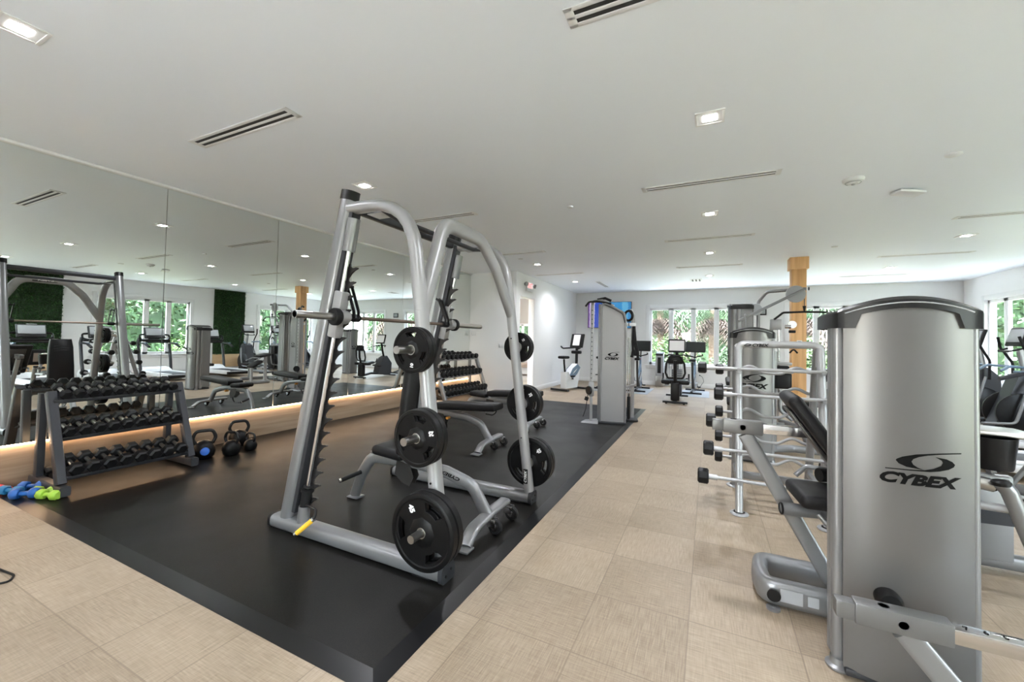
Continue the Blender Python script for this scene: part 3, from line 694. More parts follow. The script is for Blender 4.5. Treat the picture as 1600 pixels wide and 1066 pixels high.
# ------------------------------------------------------------------ benches
def bench(loc, rz, incline, lab, logo=True, name='adjustable_bench', dx=0.0):
    """pivot of the backrest above the origin; the wheels are at +X"""
    t = thing(name, lab, 'bench', loc, rz, 'adjustable benches')
    MB().tube([(-.60, 0, .012), (-.52, 0, .22), (-.40, 0, .40), (.10, 0, .415), (.42, 0, .385), (.66, 0, .32), (.80, 0, .11)], .10, .062, 18, fil=.16, up=(0, 1, 0), sq=2.6).build('spine_frame', 'silver', t)
    MB().tube([(-.645, 0, .008), (-.53, 0, .008)], .11, .014, 16, sq=3).build('rear_foot', 'silver', t)
    MB().tube([(.80, -.32, .02), (.80, -.22, .10), (.80, .05, .125), (.80, .30, .125)], .10, .05, 18, fil=.14, sq=2.8).build('front_foot', 'silver', t)
    MB().box((.80, -.345, .012), (.13, .10, .018), None, .008).build('foot_pad', 'silver', t)
    for yy in (-.03, .25):
        w_ = MB().lathe([(.02, -.018), (.05, -.018), (.056, -.01), (.056, .01), (.05, .018), (.02, .018)], (.885, yy, .0565), (0, 1, 0), 24).build('wheel', 'black_rubber', t)
        MB().cyl((.885, yy-.021, .0565), (.885, yy+.021, .0565), .027, 18).box((.86, yy-.026, .085), (.07, .006, .06), None, .002).box((.86, yy+.026, .085), (.07, .006, .06), None, .002).build('wheel_bracket', 'chrome', w_)
    MB().cyl((-.50, -.03, .25), (-.56, -.20, .215), .019, 14).build('carry_handle', 'black_rubber', t)
    MB().cyl((-.56, -.20, .215), (-.565, -.215, .212), .02, 14).build('handle_end', 'chrome', t)
    MB().cyl((.12, .05, .36), (.12, .17, .36), .012).build('adjust_pin', 'chrome', t)
    MB().cyl((.12, .17, .36), (.12, .24, .36), .02, 14).build('adjust_grip', 'yellow_grip', t)
    m = MB()
    for s in (-1, 1): m.prism([(-.10, .30), (-.02, .24), (.06, .22), (.10, .30), (.06, .40), (-.08, .42)], (0, s*.034, 0), X, Z, (0, s*.006, 0))
    m.build('adjust_bracket', 'dark_steel', t)
    s_ = MB().box((-.225+dx, 0, .492), (.34, .28, .085), Euler((0, math.radians(4), 0)), .038, 3); s_.build('seat_pad', 'vinyl', t)
    MB().box((-.24, 0, .445), (.26, .12, .02), Euler((0, math.radians(4), 0)), .004).build('seat_plate', 'silver', t)
    a = math.radians(incline); d = V((math.cos(a), 0, math.sin(a))); nrm = V((-math.sin(a), 0, math.cos(a)))
    b = MB(); L = .96 if incline < 20 else .86
    o = V((-.035+dx, 0, .475))
    prof = [(.02, .135), (.12, .15), (.40, .15), (.72, .14), (.86, .12)] if incline > 20 else [(.02, .145), (.3, .15), (.7, .15), (.96, .14)]
    P = []
    for k, (u, hw) in enumerate(prof): P.append((u*L/prof[-1][0], hw))
    poly = [(u, -h) for u, h in P]+[(u, h) for u, h in reversed(P)]
    bm_o = o-nrm*.0
    ins = [(u+(.012 if u < .2 else (-.012 if u > L-.1 else 0)), h-math.copysign(.014, h)) for u, h in poly]
    n = len(poly); vs = []
    for off, pl in ((0.0, ins), (.018, poly), (.072, poly), (.09, ins)):
        vs += [bm_o+d*u+Y*h+nrm*off for u, h in pl]
    fs = [tuple(range(n-1, -1, -1)), tuple(range(3*n, 4*n))]
    for r in range(3): fs += [(r*n+i, r*n+(i+1) % n, (r+1)*n+(i+1) % n, (r+1)*n+i) for i in range(n)]
    b.add(vs, fs); b.build('backrest_pad', 'vinyl', t, smooth=60)
    if incline > 20:
        g = MB()
        for u in (.66, .70, .74): g.tube([o+d*u+nrm*.091-Y*.09, o+d*(u+.008)+nrm*.092, o+d*u+nrm*.091+Y*.09], .008, .003, 6, up=nrm)
        g.build('stitching', 'black_plastic', t)
    q = MB(); q.tube([o+d*.03-nrm*.02, o+d*(L*.8)-nrm*.02], .05, .03, 12, sq=4)
    q.tube([o+d*(L*.45)-nrm*.02, (.28, 0, .40)] if incline > 20 else [o+d*(L*.5)-nrm*.02, (.3, 0, .40)], .035, .035, 10, sq=4); q.build('backrest_frame', 'silver', t)
    if incline < 20: MB().tube([(.05, .02, .33), (.10, .02, .20), (.02, .02, .13), (-.12, .02, .14)], .022, None, 10, fil=.08).build('support_hoop', 'black_rubber', t); MB().cyl((.16, -.03, .36), (.16, -.09, .36), .02, 12).build('orange_knob', 'orange_knob', t)
    if logo:
        put_text(MB(), 'CYBEX', (.46, -.0335, .375), V((-.97, 0, .22)).normalized(), V((-.22, 0, -.97)).normalized(), .20, .03, bold=.03, shear=.3).build('lettering', 'black_letter', t)
    return t
bench((-2.335, 2.80, .014), 0, 84, 'adjustable bench with upright black backrest inside the squat machine', dx=.10)
bench((-3.45, 4.85, .014), math.radians(0), 3, 'flat black padded bench just behind the squat machine', False)
bench((-3.45, 6.35, .014), math.radians(0), 3, 'second flat bench behind, nearer the far dumbbell rack', False)

# ------------------------------------------------------------------ dumbbells and racks
ORD = ['first', 'second', 'third', 'fourth', 'fifth', 'sixth', 'seventh', 'eighth', 'ninth', 'tenth', 'eleventh', 'twelfth']
def dumbbell_proto(name, R, L, hx, lab, cat, group, loc, rz, hexa=True, m_head='dumbbell_rubber', rot=None):
    """axis along local X, centre at origin; R head radius, L total length, hx head length"""
    t = thing(name, lab, cat, loc, rz, group)
    if rot: t.rotation_euler = rot
    MB().tube([(-L/2+hx*.9, 0, 0), (-.03, 0, 0), (0, 0, 0), (.03, 0, 0), (L/2-hx*.9, 0, 0)], .034, None, 14).build('handle', 'brushed_steel', t)
    for s in (-1, 1):
        m = MB(); n = 6 if hexa else 18
        a, b = s*(L/2-hx), s*L/2
        m.lathe([(.0, a), (R*.72, a), (R, a+s*hx*.16), (R, b-s*hx*.2), (R*.74, b), (0, b)], (0, 0, 0), (1, 0, 0), n)
        m.build('head', m_head, t, smooth=25)
    return t
def hex_rack(loc, rz, width, tiers, counts, radii, frame_m, where, nm, group, tilt=20):
    """local: wall side at +Y... rack runs along X, front at -Y. tiers=(z, y)"""
    t = thing('dumbbell_rack', nm, 'dumbbell rack', loc, rz)
    w2 = width/2
    for s in (-1, 1):
        x = s*(w2+.03)
        MB().tube([(x, -.39, .055), (x, .33, .055)], .075, .09, 12, sq=5).build('foot', frame_m, t)
        zt, yt = tiers[-1]
        MB().tube([(x, -.29, .10), (x, yt-.02, zt+.04)], .085, .07, 12, up=(1, 0, 0), sq=6).build('front_post', frame_m, t)
        MB().tube([(x, .22, .10), (x, yt+.15, zt+.02)], .07, .06, 12, up=(1, 0, 0), sq=6).build('rear_post', frame_m, t)
    cp = {}
    for k, (z, y) in enumerate(tiers):
        a = math.radians(tilt); e = V((0, math.cos(a), math.sin(a)))  # towards the wall and up
        c = V((0, y, z)); m = MB()
        for q in (-.085, .085): m.box(c+e*q-V((0, 0, .012)), (width+.06, .05, .028), Euler((a, 0, 0)), .004)
        m.box(c-V((0, 0, .03)), (width+.05, .20, .012), Euler((a, 0, 0)), .003)
        m.build('shelf', frame_m, t)
    mt = Matrix.Translation(V(loc)) @ Matrix.Rotation(rz, 4, 'Z')
    tn = ('bottom', 'middle', 'top')
    for k, (z, y) in enumerate(tiers):
        R = radii[k]; n = counts[k]; a = math.radians(tilt)
        for i in range(n):
            x = -w2+R*1.05+(width-2.1*R)*i/(n-1)
            p = mt @ V((x, y, z+R*.88+.004))
            if nm.startswith('dark'): lab = 'black hex dumbbell, %s from the left on the %s tier of the near rack' % (ORD[i], tn[k])
            else: lab = 'black dumbbell, %s from the left on the %s tier of the far rack' % (ORD[i], tn[k])
            rot = (0, 0, 0)
            e = Euler((0, -a, 0)).to_matrix(); q = (Matrix.Rotation(rz+PI/2, 3, 'Z') @ e).to_euler()
            if k not in cp:
                cp[k] = dumbbell_proto('hex_dumbbell' if 'hex' in group else 'round_dumbbell', R, .22+R*1.15, .05+R*.52, lab, 'dumbbell', group, p, 0, 'hex' in group, rot=q)
            else: dup(cp[k], p, 0, lab, None, q)
hex_rack((-5.50, 2.07, .014), PI/2, .95, [(.19, -.20), (.52, -.05), (.86, .04)], [8, 9, 10], [.060, .052, .046], 'gunmetal', '', 'dark grey three tier dumbbell rack by the mirror filled with black hex dumbbells', 'hex dumbbells on the near rack', 16)
hex_rack((-5.45, 8.30, .014), PI/2, 1.75, [(.22, -.20), (.62, -.04), (1.0, .08)], [12, 11, 10], [.075, .07, .062], 'silver', '', 'silver three tier dumbbell rack full of round black dumbbells near the end wall', 'dumbbells on the far rack', 14)

# small neoprene dumbbells on the floor
def small_weights():
    col = {'blue': 'blue_neoprene', 'teal': 'teal_neoprene', 'green': 'green_neoprene', 'red': 'red_neoprene'}
    items = [('green', -5.20, 1.49, 20, .044, 'lime green neoprene dumbbell on the floor closest to the rack foot'), ('green', -5.34, 1.505, 25, .044, 'lime green neoprene dumbbell lying behind the other green one'),
             ('blue', -5.40, 1.405, 40, .047, 'blue neoprene dumbbell lying beside the green pair'), ('blue', -5.60, 1.50, 35, .046, 'blue neoprene dumbbell nearest the oak base'), ('teal', -5.62, 1.375, 20, .042, 'teal blue dumbbell at the left end of the small weights'), ('red', -5.78, 1.37, 8, .03, 'thin red dumbbell behind the blue ones against the oak base')]
    for c, x, y, a, r, lab in items:
        t = thing('neoprene_dumbbell', lab, 'dumbbell', (x, y, .015+r*.87), math.radians(a), 'small coloured dumbbells on the floor')
        MB().cyl((-.05, 0, 0), (.05, 0, 0), r*.42, 14).build('handle', col[c], t)
        for s in (-1, 1):
            MB().lathe([(0, s*.035), (r*.8, s*.035), (r, s*.048), (r, s*.085), (r*.72, s*.10), (0, s*.10)], (0, 0, 0), (1, 0, 0), 8 if c != 'red' else 16).build('head', col[c], t, smooth=50)
    t = thing('rubber_hook', 'black curved rubber bracket standing on the floor behind the rack foot', 'bracket', (-5.72, 1.62, .014))
    MB().tube([(.16, 0, .02), (0, 0, .05), (-.02, 0, .13), (.04, 0, .165), (.09, 0, .13)], .035, .06, 12, fil=.05, up=(0, 1, 0)).build('body', 'black_rubber', t)
    MB().box((.12, .02, .07), (.16, .05, .11), None, .02).build('clip', 'black_rubber', t)
small_weights()

def kettlebells():
    proto = None
    for x, y, s, a, lab, disc in ((-5.38, 2.80, 1.12, 68, 'large black kettlebell with a round blue disc beside the rack', 'blue_disc'), (-5.24, 3.03, .96, 15, 'black kettlebell second from the rack, handle end on', None), (-5.62, 3.34, 1.10, 70, 'black kettlebell with a tall wide handle against the oak base', None), (-5.26, 3.27, .74, 10, 'smallest black kettlebell at the right end of the row', None)):
        t = thing('kettlebell', lab, 'kettlebell', (x, y, .014), math.radians(a), 'kettlebells by the mirror')
        r = .105*s
        MB().lathe([(0, 0), (r*.62, 0), (r*.86, r*.22), (r, r*.75), (r*.96, r*1.1), (r*.78, r*1.48), (r*.5, r*1.72), (0, r*1.82)], (0, 0, 0), (0, 0, 1), 28).build('bell', 'iron', t)
        w_, h = r*.98, r*1.30; z0 = r*1.45
        MB().tube([(-w_*.70, 0, z0), (-w_*.98, 0, z0+h*.45), (-w_*.72, 0, z0+h), (w_*.72, 0, z0+h), (w_*.98, 0, z0+h*.45), (w_*.70, 0, z0)], .034*s, None, 14, fil=r*.5, up=(0, 1, 0)).build('handle', 'black_plastic', t)
        if disc: MB().lathe([(0, -r*1.03), (r*.36, -r*1.0), (r*.40, -r*.9)], (0, 0, r*.85), (0, 1, 0), 24).build('weight_disc', disc, t)
kettlebells()

# ================================================================== SELECTORISED MACHINES
def tower_parts(t, W=.50, H=1.62, depth=.34, bulge=.05, crown=.075, logo=True, logo_w=.285, logo_z=.93, feet=True, logo_x=0.0):
    """shrouded weight tower, front face towards -Y, origin below the middle of the front"""
    hw = W/2
    def fy(x): return -bulge*(1-(min(1, abs(x)/(hw-.035)))**2)
    # front shroud: bowed panel with returned edges
    m = MB(); xs = [(-hw+.035)+(W-.07)*i/24 for i in range(25)]; z0, z1 = .035, H-.02
    top = lambda x: z1+crown*(1-(x/hw)**2)
    row = []
    for x in xs: row.append((x, fy(x)))
    back = [(hw-.035, .03), (hw-.05, .035)] ; back2 = [(-hw+.05, .035), (-hw+.035, .03)]
    plan = [(-hw+.05, .035), (-hw+.036, .03)]+row+[(hw-.036, .03), (hw-.05, .035)]
    zs = [z0+(1.0)*(k/8) for k in range(9)]
    n = len(plan); vs = []
    for k in range(9):
        for x, y in plan: vs.append((x, y, z0+(top(x)-z0)*k/8))
    fs = [(k*n+i, k*n+i+1, (k+1)*n+i+1, (k+1)*n+i) for k in range(8) for i in range(n-1)]
    m.add(vs, fs)
    sh = m.build('front_shroud', 'shroud_silver', t, smooth=30)
    # side posts and inner side panels
    for s in (-1, 1):
        p = MB(); p.tube([(s*(hw-.026), .05, .03), (s*(hw-.026), .05, H-.01)], .05, .06, 18, up=(0, 1, 0), sq=2.6)
        p.lathe([(0, 0), (.045, 0), (.05, .006), (.05, .014), (.034, .022), (.03, .05)], (s*(hw-.026), .04, .0), (0, 0, 1), 20)
        p.build('side_post', 'silver', t)
        p = MB(); p.tube([(s*(hw-.028), .13, .03), (s*(hw-.028), .13, H-.01)], .045, .07, 14, up=(0, 1, 0), sq=3); p.span((s*(hw-.045)-.006, .05, .06), (s*(hw-.045)+.006, depth-.02, H-.03)); p.build('side_panel', 'silver', t)
    MB().span((-hw+.05, depth-.03, .05), (hw-.05, depth, H-.02), .01).build('rear_shroud', 'shroud_silver', t)
    # black arched cap that grips the posts
    c = MB(); N = 24; ring = []
    plan = [(-hw-.004, depth), (-hw-.004, .015)]+[(-hw+.012+(W-.024)*i/N, fy(-hw+.012+(W-.024)*i/N)-.014) for i in range(N+1)]+[(hw+.004, .015), (hw+.004, depth)]
    lo = lambda x: H-.055 if abs(x) > hw-.075 else H-.028+crown*(1-(x/hw)**2)
    hi = lambda x: H+.012+crown*(1-(x/hw)**2)
    n = len(plan); cx = lambda x, k: x*k
    vs = [(x, y, lo(x)) for x, y in plan]+[(x, y, hi(x)) for x, y in plan]+[(x*.965, y*.75+.012, hi(x)+.014) for x, y in plan]
    fs = [(i, (i+1) % n, n+(i+1) % n, n+i) for i in range(n)]+[(n+i, n+(i+1) % n, 2*n+(i+1) % n, 2*n+i) for i in range(n)]
    c.add(vs, fs)
    for i in range(2, n-3): c.add([(plan[i][0]*.965, plan[i][1]*.75+.012, hi(plan[i][0])+.014), (plan[i+1][0]*.965, plan[i+1][1]*.75+.012, hi(plan[i+1][0])+.014), (plan[i+1][0]*.965, depth, hi(plan[i+1][0])+.014), (plan[i][0]*.965, depth, hi(plan[i][0])+.014)], [(0, 1, 2, 3)])
    c.build('cap', 'black_plastic', t)
    g = MB(); g.tube([(-hw*.85+W*.85*i/12, fy(-hw*.85+W*.85*i/12)-.0145, H-.003+crown*(1-((-hw*.85+W*.85*i/12)/hw)**2)) for i in range(13)], .006, .006, 6); g.build('cap_groove', 'pale_grey', t)
    MB().span((-hw+.04, -.02, .006), (hw-.04, depth, .04), .008).build('base_plate', 'gunmetal', t)
    if logo:
        lm = MB(); f = lambda p: V((p.x, fy(p.x)-.0022, p.z))
        put_logo(lm, V((logo_x, 0, logo_z)), X, Z, logo_w, f); lm.build('emblem', 'black_letter', t, smooth=5)
    return t
def adjust_bar(t, pts_sleeve, inner_end, up_z=True):
    """square start-position sleeve with a numbered chrome bar sliding in it (world X direction, local coords)"""
    (x0, y, z), x1 = pts_sleeve
    m = MB(); m.span((x0+.06, y-.034, z-.042), (x1, y+.034, z+.042), .008); sl = m.build('start_sleeve', 'sleeve_grey', t)
    MB().span((x0, y-.028, z-.034), (x0+.065, y+.028, z+.034), .006).build('sleeve_end', 'sleeve_grey', t)
    MB().lathe([(0, 0), (.016, 0), (.016, .003)], ((x0+.06+x1)/2, y-.034, z), (0, -1, 0), 18).build('button', 'silver_light', sl)
    MB().lathe([(0, 0), (.016, 0), (.018, .002)], ((x0+.06+x1)/2-.05, y, z+.042), (0, 0, 1), 18).build('hole', 'vent_dark', sl)
    MB().span((x1-.04, y-.026, z-.028), (inner_end, y+.026, z+.028), .004).build('inner_bar', 'chrome', t)
    return sl

# ---- nearest machine: tower in the right foreground with seat and slanted arm pad behind it
def arm_machine():
    o = V((.776, 2.375, 0))
    t = thing('arm_curl_machine', 'large silver weight tower in the right foreground with seat and slanted black pad behind', 'strength machine', o)
    tower_parts(t, .505, 1.63, .30, .05, .06, True, .272, .905, logo_x=.035)
    L = lambda x, y, z: V((x, y, z))-o
    # pulley boss low on the front and the front start bar with slanted stay
    p = MB(); p.lathe([(0, -.035), (.035, -.033), (.045, -.02), (.045, .03)], L(.70, 2.315, .405), (0, 1, 0), 22).build('pulley_boss', 'black_plastic', t)
    MB().cyl(L(.715, 2.285, .395), L(.745, 2.25, .375), .016, 12).build('boss_pin', 'chrome', t)
    b0 = L(.472, 2.13, .425)
    sl = adjust_bar(t, (tuple(b0), L(.825, 0, 0).x), L(1.30, 0, 0).x)
    for i, ch in enumerate('7654'): put_text(MB(), ch, L(.865+.052*i, 2.13, .4545), X, Y, None, .022, bold=.03).build('position_number', 'black_letter', t)
    MB().tube([L(.69, 2.13, .39), L(.99, 2.13, .02)], .085, .05, 14, up=(0, 1, 0), sq=5).build('slanted_stay', 'silver', t)
    MB().tube([L(.90, 2.23, .10), L(1.75, 2.23, .10)], .06, .06, 14).build('floor_tube', 'silver_light', t)
    MB().tube([L(1.75, 2.23, .10), L(1.95, 2.5, .10), L(1.95, 2.9, .10)], .06, .06, 14, fil=.1).build('floor_tube', 'silver_light', t)
    # rear seat frame
    MB().tube([L(1.05, 2.80, .085), L(.40, 2.80, .085), L(.30, 2.80, .085), L(.285, 2.95, .085), L(.30, 3.10, .085), L(.42, 3.10, .085), L(1.05, 3.10, .085)], .085, .14, 16, fil=.12, sq=3).build('base_loop', 'silver', t)
    MB().lathe([(0, 0), (.03, 0), (.034, .012), (.034, .016), (0, .016)], L(.335, 2.755, .085), (0, -1, .0), 20).build('loop_end_cap', 'black_plastic', t)
    for x, y in ((.335, 2.76), (.29, 3.06)): MB().lathe([(0, 0), (.035, 0), (.035, .012), (.01, .014), (.01, .018), (0, .018)], L(x, y, 0), (0, 0, 1), 18).build('foot_pad', 'silver', t)
    d = MB(); d.box(L(.42, 2.756, .09), (.105, .002, .07)); d.box(L(.52, 2.756, .09), (.05, .002, .055)); d.build('warning_label', 'pale_grey', t)
    MB().tube([L(.66, 2.95, .10), L(.205, 2.95, .93)], .085, .055, 14, up=(0, 1, 0), sq=5).build('slanted_post', 'silver', t)
    b = L(.02, 2.95, .975); adjust_bar(t, (tuple(b), L(.30, 0, 0).x), L(.56, 0, 0).x)
    # seat
    MB().tube([L(.385, 2.84, .545), L(.72, 2.90, .545)], .075, .07, 18).build('seat_tube', 'silver', t)
    MB().lathe([(0, 0), (.034, .0), (.035, .006), (.03, .010)], L(.385, 2.84, .545), (-.98, -.17, 0), 18).build('seat_tube_cap', 'black_plastic', t)
    MB().box(L(.64, 2.90, .635), (.40, .34, .075), Euler((0, 0, math.radians(6))), .03, 3).build('seat_pad', 'vinyl', t)
    MB().tube([L(.55, 2.80, .56), L(.60, 2.78, .50), L(.70, 2.80, .52), L(.72, 2.82, .60)], .03, None, 12, fil=.05).build('seat_lever', 'silver', t)
    # slanted arm pad
    a, e = L(.405, 0, 1.175), L(.80, 0, .60); d = (V((e.x-a.x, 0, e.z-a.z))); ln = d.length; d.normalize(); nr = V((-d.z, 0, d.x))
    R = Matrix((d, Y, nr)).transposed()
    c = V(((a.x+e.x)/2, L(0, 3.0, 0).y, (a.z+e.z)/2))+nr*.03
    MB().box(c, (ln, .40, .075), R, .03, 3).build('arm_pad', 'vinyl', t)
    MB().box(c-nr*.05, (ln*.8, .22, .02), R, .006).build('pad_board', 'dark_steel', t)
    MB().tube([L(.56, 3.0, .95), L(.72, 3.0, .95), L(.85, 2.85, .80)], .05, None, 14, fil=.05).build('pad_arm', 'silver', t)
    MB().tube([L(.50, 3.16, .66), L(.56, 3.18, .72), L(.75, 3.15, .72)], .03, None, 12, fil=.04).build('exercise_handle', 'silver', t)
    MB().cyl(L(.60, 3.05, .71), L(.72, 3.1, .71), .04, 16).build('roller', 'black_rubber', t)
arm_machine()

# ---- barbell rack
def barbell_rack():
    o = V((.55, 4.5, 0)); t = thing('barbell_rack', 'silver A-frame barbell rack holding straight and curved bars', 'barbell rack', o); t['group'] = 'barbell racks'
    L = lambda x, y, z: V((x, y, z))-o
    for x in (.245, .875):
        MB().tube([L(x, 4.13, .02), L(x, 4.40, 1.46)], .062, .075, 18, sq=2.6).build('front_post', 'silver_light', t)
        MB().tube([L(x, 4.92, .02), L(x, 4.52, 1.46)], .062, .075, 18, sq=2.6).build('rear_post', 'silver', t)
        for y in (4.13, 4.92): MB().lathe([(0, 0), (.07, 0), (.075, .006), (.07, .014), (.045, .02)], L(x, y, 0), (0, 0, 1), 24).build('foot_plate', 'silver_light', t)
    m = MB(); m.tube([L(.245, 4.40, 1.30), L(.245, 4.42, 1.49), L(.875, 4.42, 1.49), L(.875, 4.40, 1.30)], .066, .075, 18, fil=.07, up=(0, 1, 0)); m.build('top_bar', 'silver_light', t)
    for x in (.245, .875): MB().tube([L(x, 4.40, 1.47), L(x, 4.53, 1.46)], .06, .06, 14).build('top_link', 'silver_light', t)
    lm = MB(); put_text(lm, 'CYBEX', L(.425, 4.382, 1.482), X, Z, .13, .028, bold=.035, shear=.3)
    k = .055/431
    for poly in SWOOSH: pass
    put_logo(lm, L(.318, 4.382, 1.468), X, Z, .06) if False else None
    lm.tube([L(.29, 4.382, 1.475), L(.315, 4.381, 1.492), L(.345, 4.381, 1.488)], .002, .008, 6); lm.tube([L(.30, 4.381, 1.472), L(.33, 4.381, 1.474), L(.35, 4.382, 1.486)], .002, .008, 6)
    lm.build('lettering', 'black_letter', t)
    MB().tube([L(.245, 4.52, .24), L(.875, 4.52, .24)], .05, .07, 14, sq=4).build('cross_brace', 'silver', t)
    for x in (.245, .875): MB().tube([L(x, 4.17, .24), L(x, 4.88, .24)], .045, .05, 12, sq=4).build('side_brace', 'silver', t)
    fy = lambda z: 4.13+.27*(z/1.46)
    ry = lambda z: 4.92-.40*(z/1.46)
    ZF = (1.27, 1.035, .792, .545, .30); XF = (-.057, .085, .024, .007, -.032); ZR = (1.24, 1.04, .80, .535, .31)
    m = MB()
    for z in ZF:
        for x in (.245, .875): m.box(L(x, fy(z)-.06, z-.03), (.03, .08, .012)); m.box(L(x, fy(z)-.097, z-.017), (.03, .008, .035))
    m.build('front_cradles', 'silver', t)
    m = MB()
    for z in ZR:
        for x in (.245, .875): m.box(L(x, ry(z)+.06, z-.03), (.03, .08, .012)); m.box(L(x, ry(z)+.097, z-.017), (.03, .008, .035))
    m.build('rear_cradles', 'silver', t)
    W5 = ('top', 'second', 'third', 'fourth', 'lowest')
    def heads(b, hl, R, Lh):
        for s in (-1, 1):
            m = MB(); a = s*hl; m.lathe([(0, a), (R*.8, a), (R, a+s*.012), (R, a+s*(Lh-.012)), (R*.8, a+s*Lh), (0, a+s*Lh)], (0, 0, 0), (1, 0, 0), 8); m.build('head', 'dumbbell_rubber', b, smooth=25)
    for i, (z, xh) in enumerate(zip(ZF, XF)):
        b = thing('fixed_barbell', 'straight fixed barbell with black heads on the %s front arms of the rack' % W5[i], 'barbell', (.55, fy(z)-.062, z-.009), 0, 'straight bars on the rack')
        hl = .55-xh-.035; R = .055+.004*i; Lh = .075+.004*i
        MB().tube([(-hl-.002, 0, 0), (-.3, 0, 0), (.3, 0, 0), (hl+.002, 0, 0)], .030, None, 14).build('bar', 'silver_light', b)
        for s in (-1, 1): MB().lathe([(.015, 0), (.024, .0), (.024, .07), (.015, .07)], (s*(hl-.035)-.035, 0, 0), (1, 0, 0), 14).build('collar', 'silver_light', b)
        heads(b, hl, R, Lh)
    for i, z in enumerate(ZR):
        b = thing('curl_barbell', 'wavy curl barbell with black heads on the %s rear arms of the rack' % W5[i], 'barbell', (.55, ry(z)+.062, z-.009), 0, 'curl bars on the rack')
        hl = .42; R = .052+.003*i
        MB().tube([(-hl-.002, 0, 0), (-.29, 0, 0), (-.19, 0, .055), (-.07, 0, -.02), (0, 0, -.02), (.07, 0, -.02), (.19, 0, .055), (.29, 0, 0), (hl+.002, 0, 0)], .029, None, 14, fil=.09, up=(0, 1, 0)).build('bar', 'silver_light', b)
        heads(b, hl, R, .072)
barbell_rack()

# ---- tower behind the rack with a tall swivel arm
def rotary_machine():
    o = V((.49, 6.0, 0))
    t = thing('weight_tower', 'silver weight tower with black emblem standing behind the barbell rack', 'strength machine', o)
    tower_parts(t, .50, 1.62, .36, .06, .06, True, .36, .93)
    MB().tube([(-.1, .36, .07), (.55, .75, .07), (.9, .75, .07)], .09, .10, 14, fil=.12, sq=3).build('base_tube', 'silver', t)
    MB().tube([(.75, .80, .07), (.62, .70, .40), (.60, .65, .55)], .08, .06, 14, fil=.1, sq=3).build('seat_post', 'silver', t)
    MB().box((.60, .62, .60), (.40, .36, .08), None, .03, 3).build('seat_pad', 'vinyl', t)
    MB().tube([(.30, .55, .05), (.30, .55, 1.40)], .05, .07, 14, sq=3).build('arm_post', 'silver', t)
    MB().box((.36, .40, 1.02), (.24, .10, .22), None, .04, 3).build('arm_pad', 'vinyl', t)
    MB().tube([(.36, .45, .90), (.36, .45, .62), (.50, .45, .50)], .05, .05, 12, fil=.08).build('press_arm', 'silver', t)
    MB().box((.36, .34, 1.14), (.26, .05, .05), None, .01).build('pad_bracket', 'silver_light', t)
    MB().tube([(.85, .35, .06), (.70, .35, .75), (.78, .30, 1.05)], .06, .05, 12, fil=.1, up=(0, 1, 0), sq=3).build('lever_arm', 'silver_light', t)
    MB().cyl((.76, .30, 1.02), (.86, .22, 1.10), .022, 12).build('lever_grip', 'black_rubber', t)
rotary_machine()

